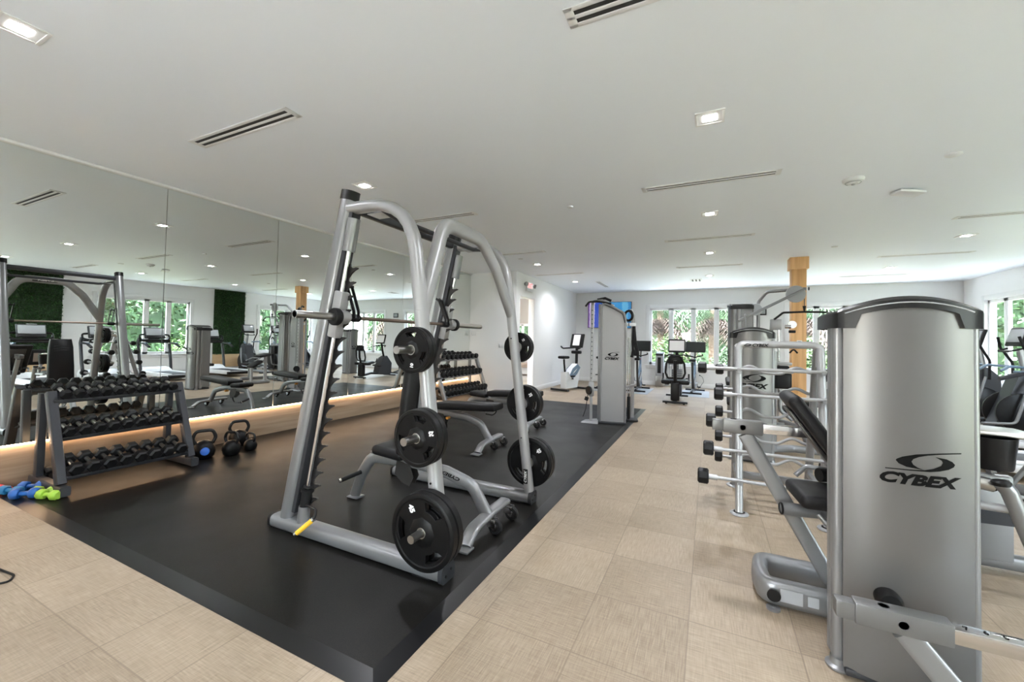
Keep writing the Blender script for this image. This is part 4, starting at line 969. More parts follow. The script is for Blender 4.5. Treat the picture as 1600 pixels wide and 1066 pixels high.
# ---- lat pulldown
def lat_machine():
    o = V((1.25, 8.75, 0))
    t = thing('lat_pulldown_machine', 'pulldown machine with arched silver top frame and long black bar by the oak post', 'strength machine', o)
    L = lambda x, y, z: V((x, y, z))-o
    MB().tube([L(.84, 9.1, .03), L(.84, 9.1, 2.30), L(.97, 9.0, 2.48), L(1.56, 8.87, 2.50)], .055, .06, 16, fil=.12).build('arch_frame', 'silver', t)
    MB().tube([L(.47, 8.34, 1.90), L(1.52, 8.87, 2.49)], .045, .05, 14).build('top_strut', 'silver', t)
    MB().lathe([(0, -.018), (.15, -.018), (.155, -.006), (.155, .006), (.15, .018), (0, .018)], L(1.40, 8.87, 2.41), (0, 1, 0), 32).build('pulley', 'pale_grey', t)
    MB().lathe([(0, -.018), (.11, -.018), (.115, 0), (.11, .018), (0, .018)], L(.79, 9.06, 2.15), (0, 1, 0), 28).build('pulley', 'pale_grey', t)
    MB().cyl(L(1.585, 8.86, 2.50), L(1.60, 8.86, 2.50), .03, 14).build('frame_end', 'black_plastic', t)
    MB().cyl(L(1.53, 8.87, 2.35), L(1.53, 8.87, 2.16), .006, 8).build('cable', 'dark_steel', t)
    m = MB(); m.cyl(L(1.53, 8.87, 2.19), L(1.53, 8.87, 2.10), .028, 12, .012); m.tube([L(1.07, 8.87, 1.95), L(1.21, 8.87, 2.075), L(1.53, 8.87, 2.085), L(1.87, 8.87, 2.075), L(2.0, 8.87, 1.95)], .036, None, 12, fil=.06, up=(0, 1, 0)); m.build('pull_bar', 'black_rubber', t)
    MB().tube([L(1.05, 9.05, .05), L(1.05, 9.05, 1.9)], .06, .06, 14).build('front_column', 'silver', t)
    MB().tube([L(1.16, 9.0, .05), L(1.16, 9.0, 1.82)], .04, .04, 12).build('guide_rod', 'chrome', t)
    m = MB(); m.span(L(1.02, 8.95, 1.76), L(1.20, 9.05, 1.96), .012); m.build('pivot_block', 'silver_light', t)
    m = MB(); m.cyl(L(1.25, 8.95, 1.82), L(1.34, 8.95, 1.82), .035, 14); m.lathe([(0, -.02), (.07, -.02), (.07, .02), (0, .02)], L(1.36, 8.95, 1.86), (0, 1, 0), 20); m.build('cable_wheel', 'chrome', t)
    MB().box(L(1.36, 8.95, 1.73), (.10, .08, .05), None, .01).build('stop_block', 'black_rubber', t)
    m = MB(); m.box(L(1.18, 8.75, .98), (.22, .12, .26), None, .03); m.build('thigh_pad', 'vinyl', t)
    MB().box(L(1.20, 8.78, 1.145), (.26, .10, .05), None, .01).build('pad_bracket', 'silver_light', t)
    MB().tube([L(1.30, 8.8, 1.34), L(1.36, 8.8, 1.42), L(1.42, 8.8, 1.34)], .03, None, 10, fil=.04).build('grip', 'black_rubber', t)
    MB().tube([L(1.2, 9.0, .07), L(1.5, 8.3, .07), L(1.5, 7.9, .07)], .09, .1, 14, fil=.15, sq=3).build('base_tube', 'silver', t)
    MB().tube([L(1.5, 8.15, .08), L(1.5, 8.15, .50)], .07, .07, 14, sq=3).build('seat_post', 'silver', t)
    MB().box(L(1.5, 8.15, .53), (.36, .34, .07), None, .03, 3).build('seat_pad', 'vinyl', t)
    MB().tube([L(.80, 8.62, .06), L(1.2, 8.62, .06)], .08, .10, 14, sq=3).build('base_tube', 'silver', t)
    h = MB(); h.tube([L(.60, 8.44, 2.0), L(.55, 8.16, 2.0), L(.58, 8.22, 1.58), L(.62, 8.42, 1.76)], .03, None, 10, fil=.05); h.build('hanging_handle', 'silver', t)
lat_machine()
def plain_tower(name, lab, loc, rz, W, H):
    t = thing(name, lab, 'strength machine', loc, rz); return tower_parts(t, W, H, .36, .05, .03, True, .28, H*.56)
plain_tower('weight_tower', 'tall narrow silver weight tower with black cap standing beside the pulldown machine', (.36, 8.76, 0), -PI/2, .48, 2.18)
plain_tower('weight_tower', 'silver weight tower near the far window, its emblem seen in the mirror', (.98, 11.9, 0), -PI/2, .50, 1.72)
def back_machine():
    t = thing('back_extension_machine', 'low silver bench machine with a raised black pad seen in the mirror', 'strength machine', (.42, 7.75, 0), PI/2)
    MB().tube([(-.35, 0, .05), (.35, 0, .05)], .09, .10, 14, sq=3).build('base_tube', 'silver', t)
    MB().tube([(.22, 0, .06), (.22, 0, .82)], .07, .09, 14, up=(1, 0, 0), sq=3).build('pad_post', 'silver_light', t)
    MB().tube([(-.20, 0, .06), (-.20, 0, .48), (.2, 0, .70)], .07, .08, 14, fil=.08, up=(0, 1, 0), sq=3).build('seat_post', 'silver_light', t)
    MB().box((.12, 0, .85), (.36, .34, .08), Euler((0, math.radians(-10), 0)), .03, 3).build('chest_pad', 'vinyl', t)
    MB().box((-.10, 0, .60), (.34, .32, .08), Euler((0, math.radians(-32), 0)), .03, 3).build('seat_pad', 'vinyl', t)
    MB().tube([(-.25, -.2, .70), (-.05, -.2, .78), (-.05, .2, .78), (-.25, .2, .70)], .03, None, 10, fil=.05).build('handle', 'silver', t)
back_machine()

# ---- cable tower on the mat
def cable_tower():
    rz = math.radians(12); t = thing('cable_tower', 'tall silver functional cable tower with emblem at the far end of the black mat', 'strength machine', (-1.56, 7.43, .014), rz)
    # side shroud with rounded top right corner
    w_, H, c = .205, 2.17, .20
    out = [(-w_, .03), (w_, .03), (w_, H-c-.09)]+[(w_-c+c*math.cos(a), H-c-.09+c*math.sin(a)) for a in [PI/2*i/8 for i in range(1, 9)]]+[(-w_, H)]
    MB().prism(out, (0, 0, 0), X, Z, (0, .18, 0)).build('side_shroud', 'silver_light', t, smooth=25)  # lighter silver stands in for the light this face catches
    e = MB(); e.tube([(-w_-.012, .0, .03), (-w_-.012, .0, H+.01), (w_-c, .0, H-.08), (w_-.02, 0, H-.18), (w_+.012, 0, H-.36), (w_+.012, 0, .03)], .035, .06, 12, fil=.12, up=(0, 1, 0), sq=3); e.build('edge_frame', 'silver', t)
    MB().tube([(-w_+.02, -.024, H-.02), (w_-c-.02, -.024, H-.105), (w_-.05, -.024, H-.2), (w_-.01, -.024, H-.36)], .012, .012, 8, fil=.08).build('dark_seam', 'vent_dark', t)
    lm = MB(); put_logo(lm, V((-.02, -.003, 1.14)), X, Z, .26); lm.build('emblem', 'black_letter', t, smooth=5)
    MB().box((-.245, .04, 1.1), (.05, .10, 2.1), None, .008).build('edge_column', 'silver', t)
    # drilled carriage column, pulley carriage and foot
    pc = MB().tube([(-.38, -.02, .04), (-.38, -.02, 2.13)], .05, .05, 14, sq=4); pc = pc.build('carriage_column', 'silver_light', t)
    h = MB()
    for i in range(17): h.lathe([(0, 0), (.011, 0), (.011, .002)], (-.38, -.0455, .72+i*.082), (0, -1, 0), 12)
    h.build('hole_row', 'vent_dark', pc)
    k = MB(); k.box((-.38, -.02, .60), (.10, .09, .26), None, .02); k.build('carriage', 'silver_light', t)
    MB().lathe([(0, -.02), (.075, -.02), (.08, -.006), (.08, .006), (.075, .02), (0, .02)], (-.42, -.075, .58), (.8, .6, 0), 26).build('pulley', 'black_plastic', t)
    MB().cyl((-.45, -.06, .46), (-.47, -.06, .40), .035, 12).build('stop_ball', 'black_rubber', t)
    MB().tube([(-.44, -.06, .5), (-.47, -.08, .25), (-.52, -.06, .10)], .012, None, 8, fil=.1).build('cable', 'black_rubber', t)
    f = MB(); f.add([(-.56, -.10, .0), (-.25, -.16, .0), (-.25, .18, .0), (-.50, .12, .0), (-.54, -.09, .02), (-.25, -.14, .045), (-.25, .16, .045), (-.49, .11, .02)], [(0, 1, 2, 3), (4, 5, 6, 7), (0, 1, 5, 4), (1, 2, 6, 5), (2, 3, 7, 6), (3, 0, 4, 7)]); f.build('front_foot', 'silver', t)
    MB().span((-.42, -.055, .0), (.24, .22, .03), .006).build('floor_plate', 'gunmetal', t)
    # top handles
    MB().tube([(-.50, -.10, 2.10), (-.44, -.08, 2.18), (-.30, .0, 2.2), (-.05, .06, 2.16)], .035, None, 12, fil=.05).build('chin_handle', 'black_rubber', t)
    MB().tube([(-.38, -.02, 2.10), (-.38, .02, 2.2), (-.2, .05, 2.22), (0, .1, 2.12)], .05, .05, 12, fil=.06).build('top_frame', 'silver', t)
    MB().tube([(-.30, .12, 2.24), (-.16, .14, 2.27), (-.05, .15, 2.22)], .03, .05, 10).build('top_cover', 'black_plastic', t)
    # second column behind with rods, shelf and hanging ropes
    MB().tube([(.36, .50, .04), (.36, .50, 1.98), (.30, .46, 2.08)], .05, .07, 14, fil=.06, sq=3).build('rear_column', 'silver_light', t)
    for x in (.27, .305): MB().cyl((x, .40, .12), (x, .40, 1.55), .012, 10).build('guide_rod', 'chrome', t)
    MB().tube([(.22, .30, .62), (.40, .52, .66)], .05, .04, 10, sq=4).build('rod_brace', 'silver_light', t)
    MB().box((.31, .42, 1.80), (.20, .06, .06), Euler((0, 0, .4)), .006).build('rope_hook_bar', 'white_plastic', t)
    MB().lathe([(.07, -.015), (.10, -.018), (.115, 0), (.10, .018), (.07, .015), (.07, -.015)], (.27, .36, 1.96), (.6, .8, 0), 26).build('top_pulley', 'black_plastic', t)
    MB().cyl((.28, .36, 1.75), (.28, .36, 1.88), .006, 8).build('cable', 'dark_steel', t)
    MB().span((.18, .30, .0), (.46, .62, .035), .008).build('rear_foot', 'gunmetal', t)
    b = thing('hanging_straps', 'black rope straps hanging from the back of the cable tower', 'straps', (-1.27, 7.76, 1.20))
    for dx, dz in ((0, 0), (.035, .03), (.06, -.02)):
        MB().tube([(dx*.4, 0, .57), (dx-.01, -.01, .3), (dx*1.5, .0, .12+dz), (dx*1.8-.02, 0, .0+dz)], .045, .028, 10, fil=.1, taper=1.5).build('strap', 'black_rubber', b)
    k = thing('kick_bag', 'black bag standing on the floor inside the cable tower base', 'bag', (-1.325, 7.70, .06))
    MB().box((0, 0, .22), (.05, .09, .42), None, .02, 3).build('body', 'black_rubber', k); MB().tube([(0, -.03, .42), (0, 0, .5), (0, .03, .42)], .012, None, 8, fil=.02).build('loop', 'black_rubber', k)
cable_tower()

# ---- machine at the right edge
def seated_machine():
    o = V((1.85, 4.0, 0)); t = thing('leg_machine', 'silver seated machine at the right edge with angled tube post and grey cover', 'strength machine', o)
    L = lambda x, y, z: V((x, y, z))-o
    MB().tube([L(1.60, 3.55, .68), L(1.635, 3.55, .63), L(1.83, 3.55, .02)], .075, .08, 18, fil=.02).build('angled_post', 'silver', t)
    MB().lathe([(0, .012), (.035, .01), (.043, 0), (.043, -.02)], L(1.60, 3.55, .685), (-.1, 0, 1), 20).build('post_cap', 'black_plastic', t)
    MB().tube([L(1.30, 3.6, .52), L(1.66, 3.57, .52)], .05, .05, 14).build('cross_tube', 'silver_light', t)
    MB().span(L(1.38, 3.85, .09), L(1.80, 3.90, .66), .02).build('grey_cover', 'silver', t)
    MB().prism([(-.30, .0), (.18, .02), (.13, .10), (-.05, .14), (-.30, .14)], L(1.66, 3.78, .34), X, Z, (0, .06, 0)).build('cover_fin', 'gunmetal', t)
    MB().cyl(L(1.42, 3.62, .66), L(1.60, 3.60, .64), .028, 14).build('link_rod', 'black_rubber', t)
    MB().cyl(L(1.52, 3.61, .655), L(1.59, 3.60, .645), .04, 16).build('joint', 'brushed_steel', t)
    MB().tube([L(1.6, 3.55, .62), L(2.1, 3.6, .55)], .02, None, 10).build('stay_rod', 'silver_light', t)
    MB().box(L(1.50, 3.88, .06), (.10, .08, .06), None, .02).build('rubber_foot', 'black_rubber', t)
    MB().tube([L(1.45, 3.95, .07), L(2.4, 3.95, .07)], .09, .1, 14, sq=3).build('base_tube', 'silver', t)
    MB().box(L(2.05, 4.0, .50), (.42, .40, .09), None, .035, 3).build('seat_pad', 'vinyl', t)
    MB().tube([L(2.05, 3.98, .08), L(2.05, 3.98, .46)], .08, .08, 14, sq=3).build('seat_post', 'silver', t)
    MB().box(L(1.98, 3.62, .87), (.07, .34, .36), Euler((0, math.radians(-10), 0)), .035, 3).build('back_pad', 'vinyl', t)
    MB().box(L(1.935, 3.64, .87), (.004, .09, .2), Euler((0, math.radians(-10), 0))).build('pad_label', 'brown_fabric', t)
    MB().tube([L(2.02, 3.7, .44), L(1.92, 3.74, .92)], .05, .06, 12, sq=3).build('pad_post', 'silver_light', t)
    MB().tube([L(1.75, 3.9, .5), L(1.95, 3.90, .85), L(2.05, 3.95, 1.0)], .03, None, 12).build('handle', 'silver', t)
    # tray and black cup
    MB().box(L(1.66, 3.78, .955), (.40, .30, .035), Euler((0, math.radians(3), .1)), .014, 3).build('tray', 'brushed_steel', t)
    MB().lathe([(.0, 0), (.095, 0), (.10, .01), (.118, .2), (.112, .2), (.095, .012), (0, .012)], L(1.62, 3.70, .735), (0, 0, 1), 28).build('cup_holder', 'black_plastic', t)
    MB().tube([L(1.66, 3.86, .94), L(1.72, 3.9, .6)], .04, .05, 12, sq=3).build('tray_post', 'silver', t)
seated_machine()
t = tag(MB((-3.85, .88, 0)).tube([(-4.3, .70, .006), (-3.95, .78, .006), (-3.74, .87, .006), (-3.71, .92, .006), (-3.78, .955, .006), (-4.0, .93, .006), (-4.4, .9, .006)], .012, None, 8, fil=.08).build('power_cord', 'black_rubber'), 'black cord looping over the tile floor at the left edge', 'cord')

# ================================================================== CARDIO MACHINES
def treadmill():
    """local: runner faces +X, deck from x=-1.0 to 0.9"""
    t = thing('treadmill', 'x', 'treadmill', (0, 0, 0), 0, 'treadmills facing the side windows')
    MB().box((-.05, 0, .15), (1.95, .84, .10), None, .03).build('deck_frame', 'white_plastic', t)
    MB().span((-1.0, -.27, .195), (.60, .27, .208), .004).build('belt', 'belt', t)
    for s in (-1, 1): MB().span((-1.0, s*.345-.065, .195), (.55, s*.345+.065, .225), .01).build('side_rail', 'white_plastic', t)
    MB().tube([(-1.02, -.40, .14), (-1.02, .40, .14)], .10, .10, 14).build('rear_roller', 'black_plastic', t)
    m = MB(); m.prism([(.42, .16), (1.02, .10), (1.05, .22), (.92, .34), (.62, .32)], (0, -.40, 0), X, Z, (0, .80, 0)); m.build('motor_hood', 'white_plastic', t)
    for s in (-1, 1):
        MB().tube([(.58, s*.40, .14), (.68, s*.42, .55), (.82, s*.42, 1.15), (.80, s*.40, 1.30)], .10, .07, 14, fil=.15, up=(0, 1, 0), sq=3).build('upright', 'gunmetal', t)
        MB().tube([(.82, s*.40, 1.14), (.40, s*.41, 1.12), (.12, s*.41, 1.02)], .07, .06, 14, fil=.12, sq=3).build('handrail', 'gunmetal', t)
        MB().box((.40, s*.41, 1.14), (.25, .05, .03), None, .01).build('rail_pad', 'bike_blue', t)
        MB().tube([(.74, s*.26, 1.22), (.76, s*.40, 1.28), (.80, s*.40, 1.40), (.82, s*.22, 1.42)], .07, .05, 12, fil=.06).build('speaker_wing', 'black_plastic', t)
    MB().box((.78, 0, 1.22), (.22, .80, .08), None, .03).build('dash', 'black_plastic', t)
    MB().tube([(.62, -.30, 1.16), (.58, 0, 1.16), (.62, .30, 1.16)], .045, None, 12).build('grip_bar', 'black_rubber', t)
    c = MB().box((.80, 0, 1.46), (.06, .56, .38), Euler((0, math.radians(18), 0)), .025, 3).build('console', 'gunmetal', t)
    MB().box((.765, 0, 1.50), (.02, .50, .24), Euler((0, math.radians(18), 0)), .004).build('screen', 'screen_grey', c)
    MB().box((.735, 0, 1.335), (.03, .46, .07), Euler((0, math.radians(25), 0)), .01).build('keypad', 'black_plastic', c)
    MB().box((.795, 0, 1.645), (.03, .2, .02), Euler((0, math.radians(18), 0)), .006).build('lamp_bar', 'pale_grey', c)
    MB().box((.83, 0, 1.30), (.06, .3, .14), None, .02).build('console_neck', 'gunmetal', t)
    return t
T0 = treadmill()
T0.location = (3.98, 4.28, 0); T0['label'] = 'treadmill in front of the wide hedge panel, nearest the camera'
for y, lab in ((5.68, 'treadmill in front of the window end beside the wide hedge panel'), (7.02, 'treadmill before the middle of the side window'), (8.70, 'treadmill at the far end of the row beside the narrow hedge panel')):
    dup(T0, (3.98, y, 0), 0, lab)
def elliptical():
    t = thing('elliptical_trainer', 'x', 'elliptical', (0, 0, 0), 0, 'elliptical trainers by the side windows')
    MB().tube([(-.95, 0, .06), (.75, 0, .06)], .12, .08, 14, sq=3).build('base_rail', 'pale_grey', t)
    for x in (-.95, .72): MB().tube([(x, -.34, .04), (x, .34, .04)], .08, .06, 12, sq=3).build('foot_bar', 'gunmetal', t)
    MB().prism([(.0, .06), (.70, .06), (.66, .95), (.50, 1.12), (.34, 1.05), (.18, .55)], (0, -.15, 0), X, Z, (0, .30, 0)).build('drive_housing', 'gunmetal', t)
    m = MB(); m.lathe([(0, -.03), (.30, -.03), (.33, -.015), (.33, .015), (.30, .03), (0, .03)], (.36, -.19, .42), (0, 1, 0), 32); m.lathe([(0, -.03), (.30, -.03), (.33, -.015), (.33, .015), (.30, .03), (0, .03)], (.36, .19, .42), (0, 1, 0), 32); m.build('crank_cover', 'black_plastic', t)
    for s in (-1, 1):
        MB().tube([(.42, s*.24, .95), (.30, s*.30, .55), (.22, s*.30, .25), (-.15, s*.22, .22)], .045, None, 12, fil=.1).build('link_arm', 'silver', t)
        MB().box((-.38, s*.20, .27), (.50, .19, .05), Euler((0, math.radians(-6), 0)), .02).build('pedal', 'black_plastic', t)
        MB().tube([(.46, s*.26, .90), (.46, s*.28, 1.25), (.32, s*.31, 1.52), (.28, s*.28, 1.70)], .04, None, 12, fil=.12).build('moving_handle', 'black_rubber', t)
        MB().tube([(.40, s*.15, 1.18), (.15, s*.30, 1.2), (.05, s*.30, 1.12)], .045, None, 12, fil=.08).build('fixed_handle', 'teal_grip' if False else 'bike_blue', t)
    MB().tube([(.50, 0, 1.0), (.42, 0, 1.50)], .10, .06, 14, up=(0, 1, 0), sq=3).build('console_mast', 'silver', t)
    c = MB().box((.40, 0, 1.70), (.05, .46, .34), Euler((0, math.radians(16), 0)), .025, 3).build('console', 'black_plastic', t)
    MB().box((.373, 0, 1.72), (.014, .38, .23), Euler((0, math.radians(16), 0)), .004).build('screen', 'screen_grey', c)
    MB().tube([(.36, -.20, 1.50), (.22, -.16, 1.45), (.22, .16, 1.45), (.36, .20, 1.50)], .03, None, 10, fil=.05).build('pulse_bar', 'black_rubber', t)
    return t
E0 = elliptical(); E0.location = (4.35, 10.05, 0); E0['label'] = 'elliptical trainer in front of the narrow hedge panel'
dup(E0, (4.35, 11.25, 0), 0, 'second elliptical trainer, closer to the far corner window')
dup(E0, (4.35, 12.45, 0), 0, 'elliptical trainer closest to the far wall')

def upright_bike():
    t = thing('upright_bike', 'white upright exercise bike with black console and paper sign by the doorway wall', 'exercise bike', (-3.80, 11.75, 0), math.radians(74))
    for x in (-.42, .50): MB().tube([(x, -.30, .045), (x, .30, .045)], .09, .06, 14, sq=3).build('foot_bar', 'black_plastic', t)
    MB().prism([(-.24, .07), (.36, .07), (.46, .42), (.52, .72), (.36, .78), (.08, .62), (-.04, .44), (-.12, .56), (-.24, .54)], (0, -.10, 0), X, Z, (0, .20, 0)).build('body', 'white_plastic', t)
    m = MB()
    for s in (-1, 1): m.tube([(-.02, s*.104, .42), (.12, s*.104, .60), (.36, s*.104, .72), (.46, s*.104, .68), (.30, s*.104, .52), (.05, s*.104, .38)], .01, .12, 8, up=(0, 0, 1))
    m.build('side_accent', 'bike_blue', t)
    MB().tube([(-.16, 0, .5), (-.21, 0, .80), (-.22, 0, .93)], .055, .055, 14).build('seat_post', 'black_plastic', t)
    MB().box((-.24, 0, .985), (.30, .24, .08), None, .035, 3).build('saddle', 'black_rubber', t)
    MB().tube([(.44, 0, .70), (.46, 0, 1.25)], .09, .07, 14, up=(0, 1, 0), sq=3).build('mast', 'black_plastic', t)
    m = MB(); m.tube([(.44, 0, 1.28), (.40, -.16, 1.26), (.10, -.27, 1.24), (-.04, -.24, 1.30)], .045, None, 12, fil=.1); m.tube([(.44, 0, 1.28), (.40, .16, 1.26), (.10, .27, 1.24), (-.04, .24, 1.30)], .045, None, 12, fil=.1); m.build('handlebar', 'black_rubber', t)
    MB().box((.44, 0, 1.13), (.16, .30, .10), None, .03).build('cup_tray', 'black_plastic', t)
    c = MB().box((.48, 0, 1.48), (.06, .46, .44), Euler((0, math.radians(16), 0)), .03, 3).build('console', 'black_plastic', t)
    MB().box((.44, 0, 1.50), (.006, .24, .34), Euler((0, math.radians(16), 0))).build('paper_sign', 'paper', c)
    for s in (-1, 1):
        MB().tube([(.04, s*.10, .34), (.04, s*.16, .34), (.04+s*.14, s*.16, .34-s*.10), (.04+s*.14, s*.22, .34-s*.10)], .03, None, 10).build('crank', 'dark_steel', t)
        MB().box((.04+s*.14, s*.24, .34-s*.10), (.13, .10, .04), None, .015).build('pedal', 'black_rubber', t)
upright_bike()
def spin_bike():
    """rider faces +Y"""
    t = thing('spin_bike', 'x', 'exercise bike', (0, 0, 0), 0, 'spin bikes with screens by the far window')
    for y in (-.48, .52): MB().tube([(-.27, y, .05), (.27, y, .05)], .07, .05, 14, sq=3).build('foot_bar', 'black_plastic', t)
    MB().tube([(0, -.48, .07), (0, -.15, .12), (0, .52, .07)], .07, .06, 12, fil=.1).build('base_tube', 'black_plastic', t)
    MB().tube([(0, -.12, .10), (0, -.20, .55), (0, -.26, .92)], .06, .07, 12, fil=.1, sq=3).build('seat_tube', 'dark_steel', t)
    MB().tube([(0, .42, .10), (0, .40, .60), (0, .34, 1.0)], .07, .08, 12, fil=.1, sq=3).build('head_tube', 'bike_blue', t)
    MB().tube([(0, -.18, .42), (0, .10, .50), (0, .38, .80)], .06, .07, 12, fil=.1, sq=3).build('down_tube', 'bike_blue', t)
    m = MB(); m.lathe([(0, -.012), (.16, -.012), (.17, -.025), (.23, -.025), (.235, 0), (.23, .025), (.17, .025), (.16, .012), (0, .012)], (0, .34, .32), (1, 0, 0), 36); m.build('flywheel', 'silver', t)
    MB().tube([(.05, .36, .56), (.05, .14, .40), (.05, -.12, .28)], .012, .14, 8, fil=.1, up=(0, 0, 1)).build('chain_guard', 'pale_grey', t)
    MB().box((0, -.28, .97), (.17, .27, .07), None, .03, 3).build('saddle', 'black_rubber', t)
    m = MB(); m.tube([(-.22, .20, 1.14), (-.22, .38, 1.10), (0, .36, 1.04), (.22, .38, 1.10), (.22, .20, 1.14)], .034, None, 12, fil=.06); m.build('handlebar', 'black_rubber', t)
    MB().cyl((0, .37, .90), (0, .30, .97), .024, 12).build('red_knob', 'red_neoprene', t)
    MB().tube([(0, .40, 1.0), (0, .50, 1.20)], .05, .04, 12).build('screen_mast', 'dark_steel', t)
    c = MB().box((0, .52, 1.35), (.56, .04, .33), Euler((math.radians(-12), 0, 0)), .015).build('touch_screen', 'black_plastic', t)
    MB().box((0, .496, 1.355), (.50, .006, .27), Euler((math.radians(-12), 0, 0))).build('glass', 'screen_dark', c)
    for s in (-1, 1):
        MB().tube([(s*.04, .0, .30), (s*.10, .0, .30), (s*.10, s*.10, .30-s*.12)], .028, None, 10).build('crank', 'chrome', t)
        MB().box((s*.15, s*.10, .30-s*.12), (.09, .10, .03), None, .01).build('pedal', 'black_rubber', t)
    return t
S0 = spin_bike(); S0.location = (-1.92, 12.75, .008); S0['label'] = 'spin bike with dark screen just right of the cable tower'
dup(S0, (-3.02, 12.85, .008), math.radians(-6), 'spin bike half hidden behind the left edge of the cable tower')
dup(S0, (-.42, 13.15, .008), math.radians(-4), 'spin bike with dark screen behind the recumbent bike')
for x, y, w_, l_, lab in ((-2.45, 12.85, 1.75, 1.6, 'grey floor mat under the two spin bikes by the cable tower'), (-.42, 13.1, .85, 1.6, 'grey floor mat under the spin bike behind the recumbent')):
    tag(MB((x, y, 0)).span((x-w_/2, y-l_/2, .001), (x+w_/2, y+l_/2, .008), .002).build('equipment_mat', 'grey_mat'), lab, 'mat', 'grey mats under the spin bikes')
def recumbent_bike():
    t = thing('recumbent_bike', 'recumbent exercise bike with black mesh seat back and pale screen facing the window', 'exercise bike', (-.74, 10.62, 0), math.radians(2))
    for y in (0.0, 1.42): MB().tube([(-.28, y, .045), (.28, y, .045)], .07, .05, 14, sq=3).build('foot_bar', 'black_plastic', t)
    for x in (-.2, .2): MB().lathe([(0, 0), (.025, 0), (.025, .02)], (x, 0, 0), (0, 0, 1), 12).build('leveler', 'black_rubber', t)
    MB().tube([(0, 0, .08), (0, .5, .16), (0, 1.42, .08)], .10, .08, 14, fil=.1, sq=3).build('base_rail', 'gunmetal', t)
    MB().span((-.10, -.02, .08), (.10, .16, .52), .03, 3).build('rear_column', 'black_plastic', t)
    MB().box((0, .25, .54), (.46, .42, .09), Euler((math.radians(6), 0, 0)), .035, 3).build('seat_pad', 'vinyl', t)
    # mesh back: rim and woven panel
    rim = [(-.17, .06, .62), (-.22, .03, .75), (-.20, -.01, .98), (-.10, -.03, 1.16), (.10, -.03, 1.16), (.20, -.01, .98), (.22, .03, .75), (.17, .06, .62), (-.17, .06, .62)]
    MB().tube(rim, .05, .05, 12, fil=.06, up=(0, 1, 0)).build('back_rim', 'black_plastic', t)
    m = MB()
    for i in range(9): z = .66+.055*i; w_ = .20-.10*max(0, (z-.95)/.2); m.tube([(-w_, .04-.1*(z-.65), z), (0, .055-.1*(z-.65), z), (w_, .04-.1*(z-.65), z)], .018, .006, 6)
    for i in range(-4, 5): m.tube([(i*.042, .045, .63), (i*.040, .0, 1.13)], .016, .006, 6)
    m.build('back_mesh', 'pale_grey', t)
    MB().box((0, .0, 1.06), (.34, .05, .18), None, .03).build('head_panel', 'black_plastic', t)
    MB().tube([(0, .05, .5), (0, -.03, .75), (0, -.05, 1.05)], .08, .05, 12, sq=3).build('back_spine', 'black_plastic', t)
    for s in (-1, 1): MB().tube([(s*.20, .20, .52), (s*.30, .20, .55), (s*.30, .45, .58), (s*.30, .5, .70)], .04, None, 12, fil=.06).build('side_handle', 'black_rubber', t); MB().box((s*.22, .12, .52), (.20, .2, .10), None, .03).build('side_tray', 'black_plastic', t)
    MB().prism([(.72, .12), (1.38, .10), (1.40, .50), (1.15, .78), (.98, .70), (.80, .42)], (-.13, 0, 0), Y, Z, (.26, 0, 0)).build('drive_housing', 'gunmetal', t)
    MB().tube([(0, 1.12, .70), (0, 1.02, 1.05), (0, .98, 1.28)], .08, .07, 12, fil=.1).build('mast', 'black_plastic', t)
    c = MB().box((0, .96, 1.40), (.42, .06, .36), Euler((math.radians(-14), 0, 0)), .03, 3).build('console', 'black_plastic', t)
    MB().box((0, .926, 1.405), (.36, .006, .27), Euler((math.radians(-14), 0, 0))).build('screen', 'paper', c)
    MB().tube([(-.28, .86, 1.12), (-.2, 1.0, 1.16), (.2, 1.0, 1.16), (.28, .86, 1.12)], .035, None, 12, fil=.06).build('front_handle', 'black_rubber', t)
    for s in (-1, 1): MB().box((s*.22, .78+s*.10, .42), (.11, .12, .05), None, .015).build('pedal', 'black_rubber', t)
recumbent_bike()
t = thing('wipe_dispenser', 'tall grey floor standing wipe dispenser against the wall under the far window', 'dispenser', (-1.50, 14.58, 0))
MB().span((-.13, -.15, 0), (.13, .15, .36), .02).build('bin_base', 'brushed_steel', t)
MB().span((-.125, -.14, .36), (.125, .14, 1.06), .03, 3).build('body', 'pale_grey', t)
MB().span((-.06, -.147, .45), (.05, -.138, .98), .01).build('front_slot', 'black_plastic', t)
MB().box((0, -.02, 1.09), (.24, .26, .10), Euler((math.radians(15), 0, 0)), .03, 3).build('top_hood', 'gunmetal', t)
tag(MB((-.15, 14.5, 0)).tube([(-.28, 14.78, .42), (-.20, 14.7, .38), (-.15, 14.5, .25), (-.32, 14.1, .02), (-.42, 13.6, .012)], .012, None, 8, fil=.15).build('bike_cord', 'black_rubber'), 'thin cord running from the wall outlet to the spin bike', 'cord')

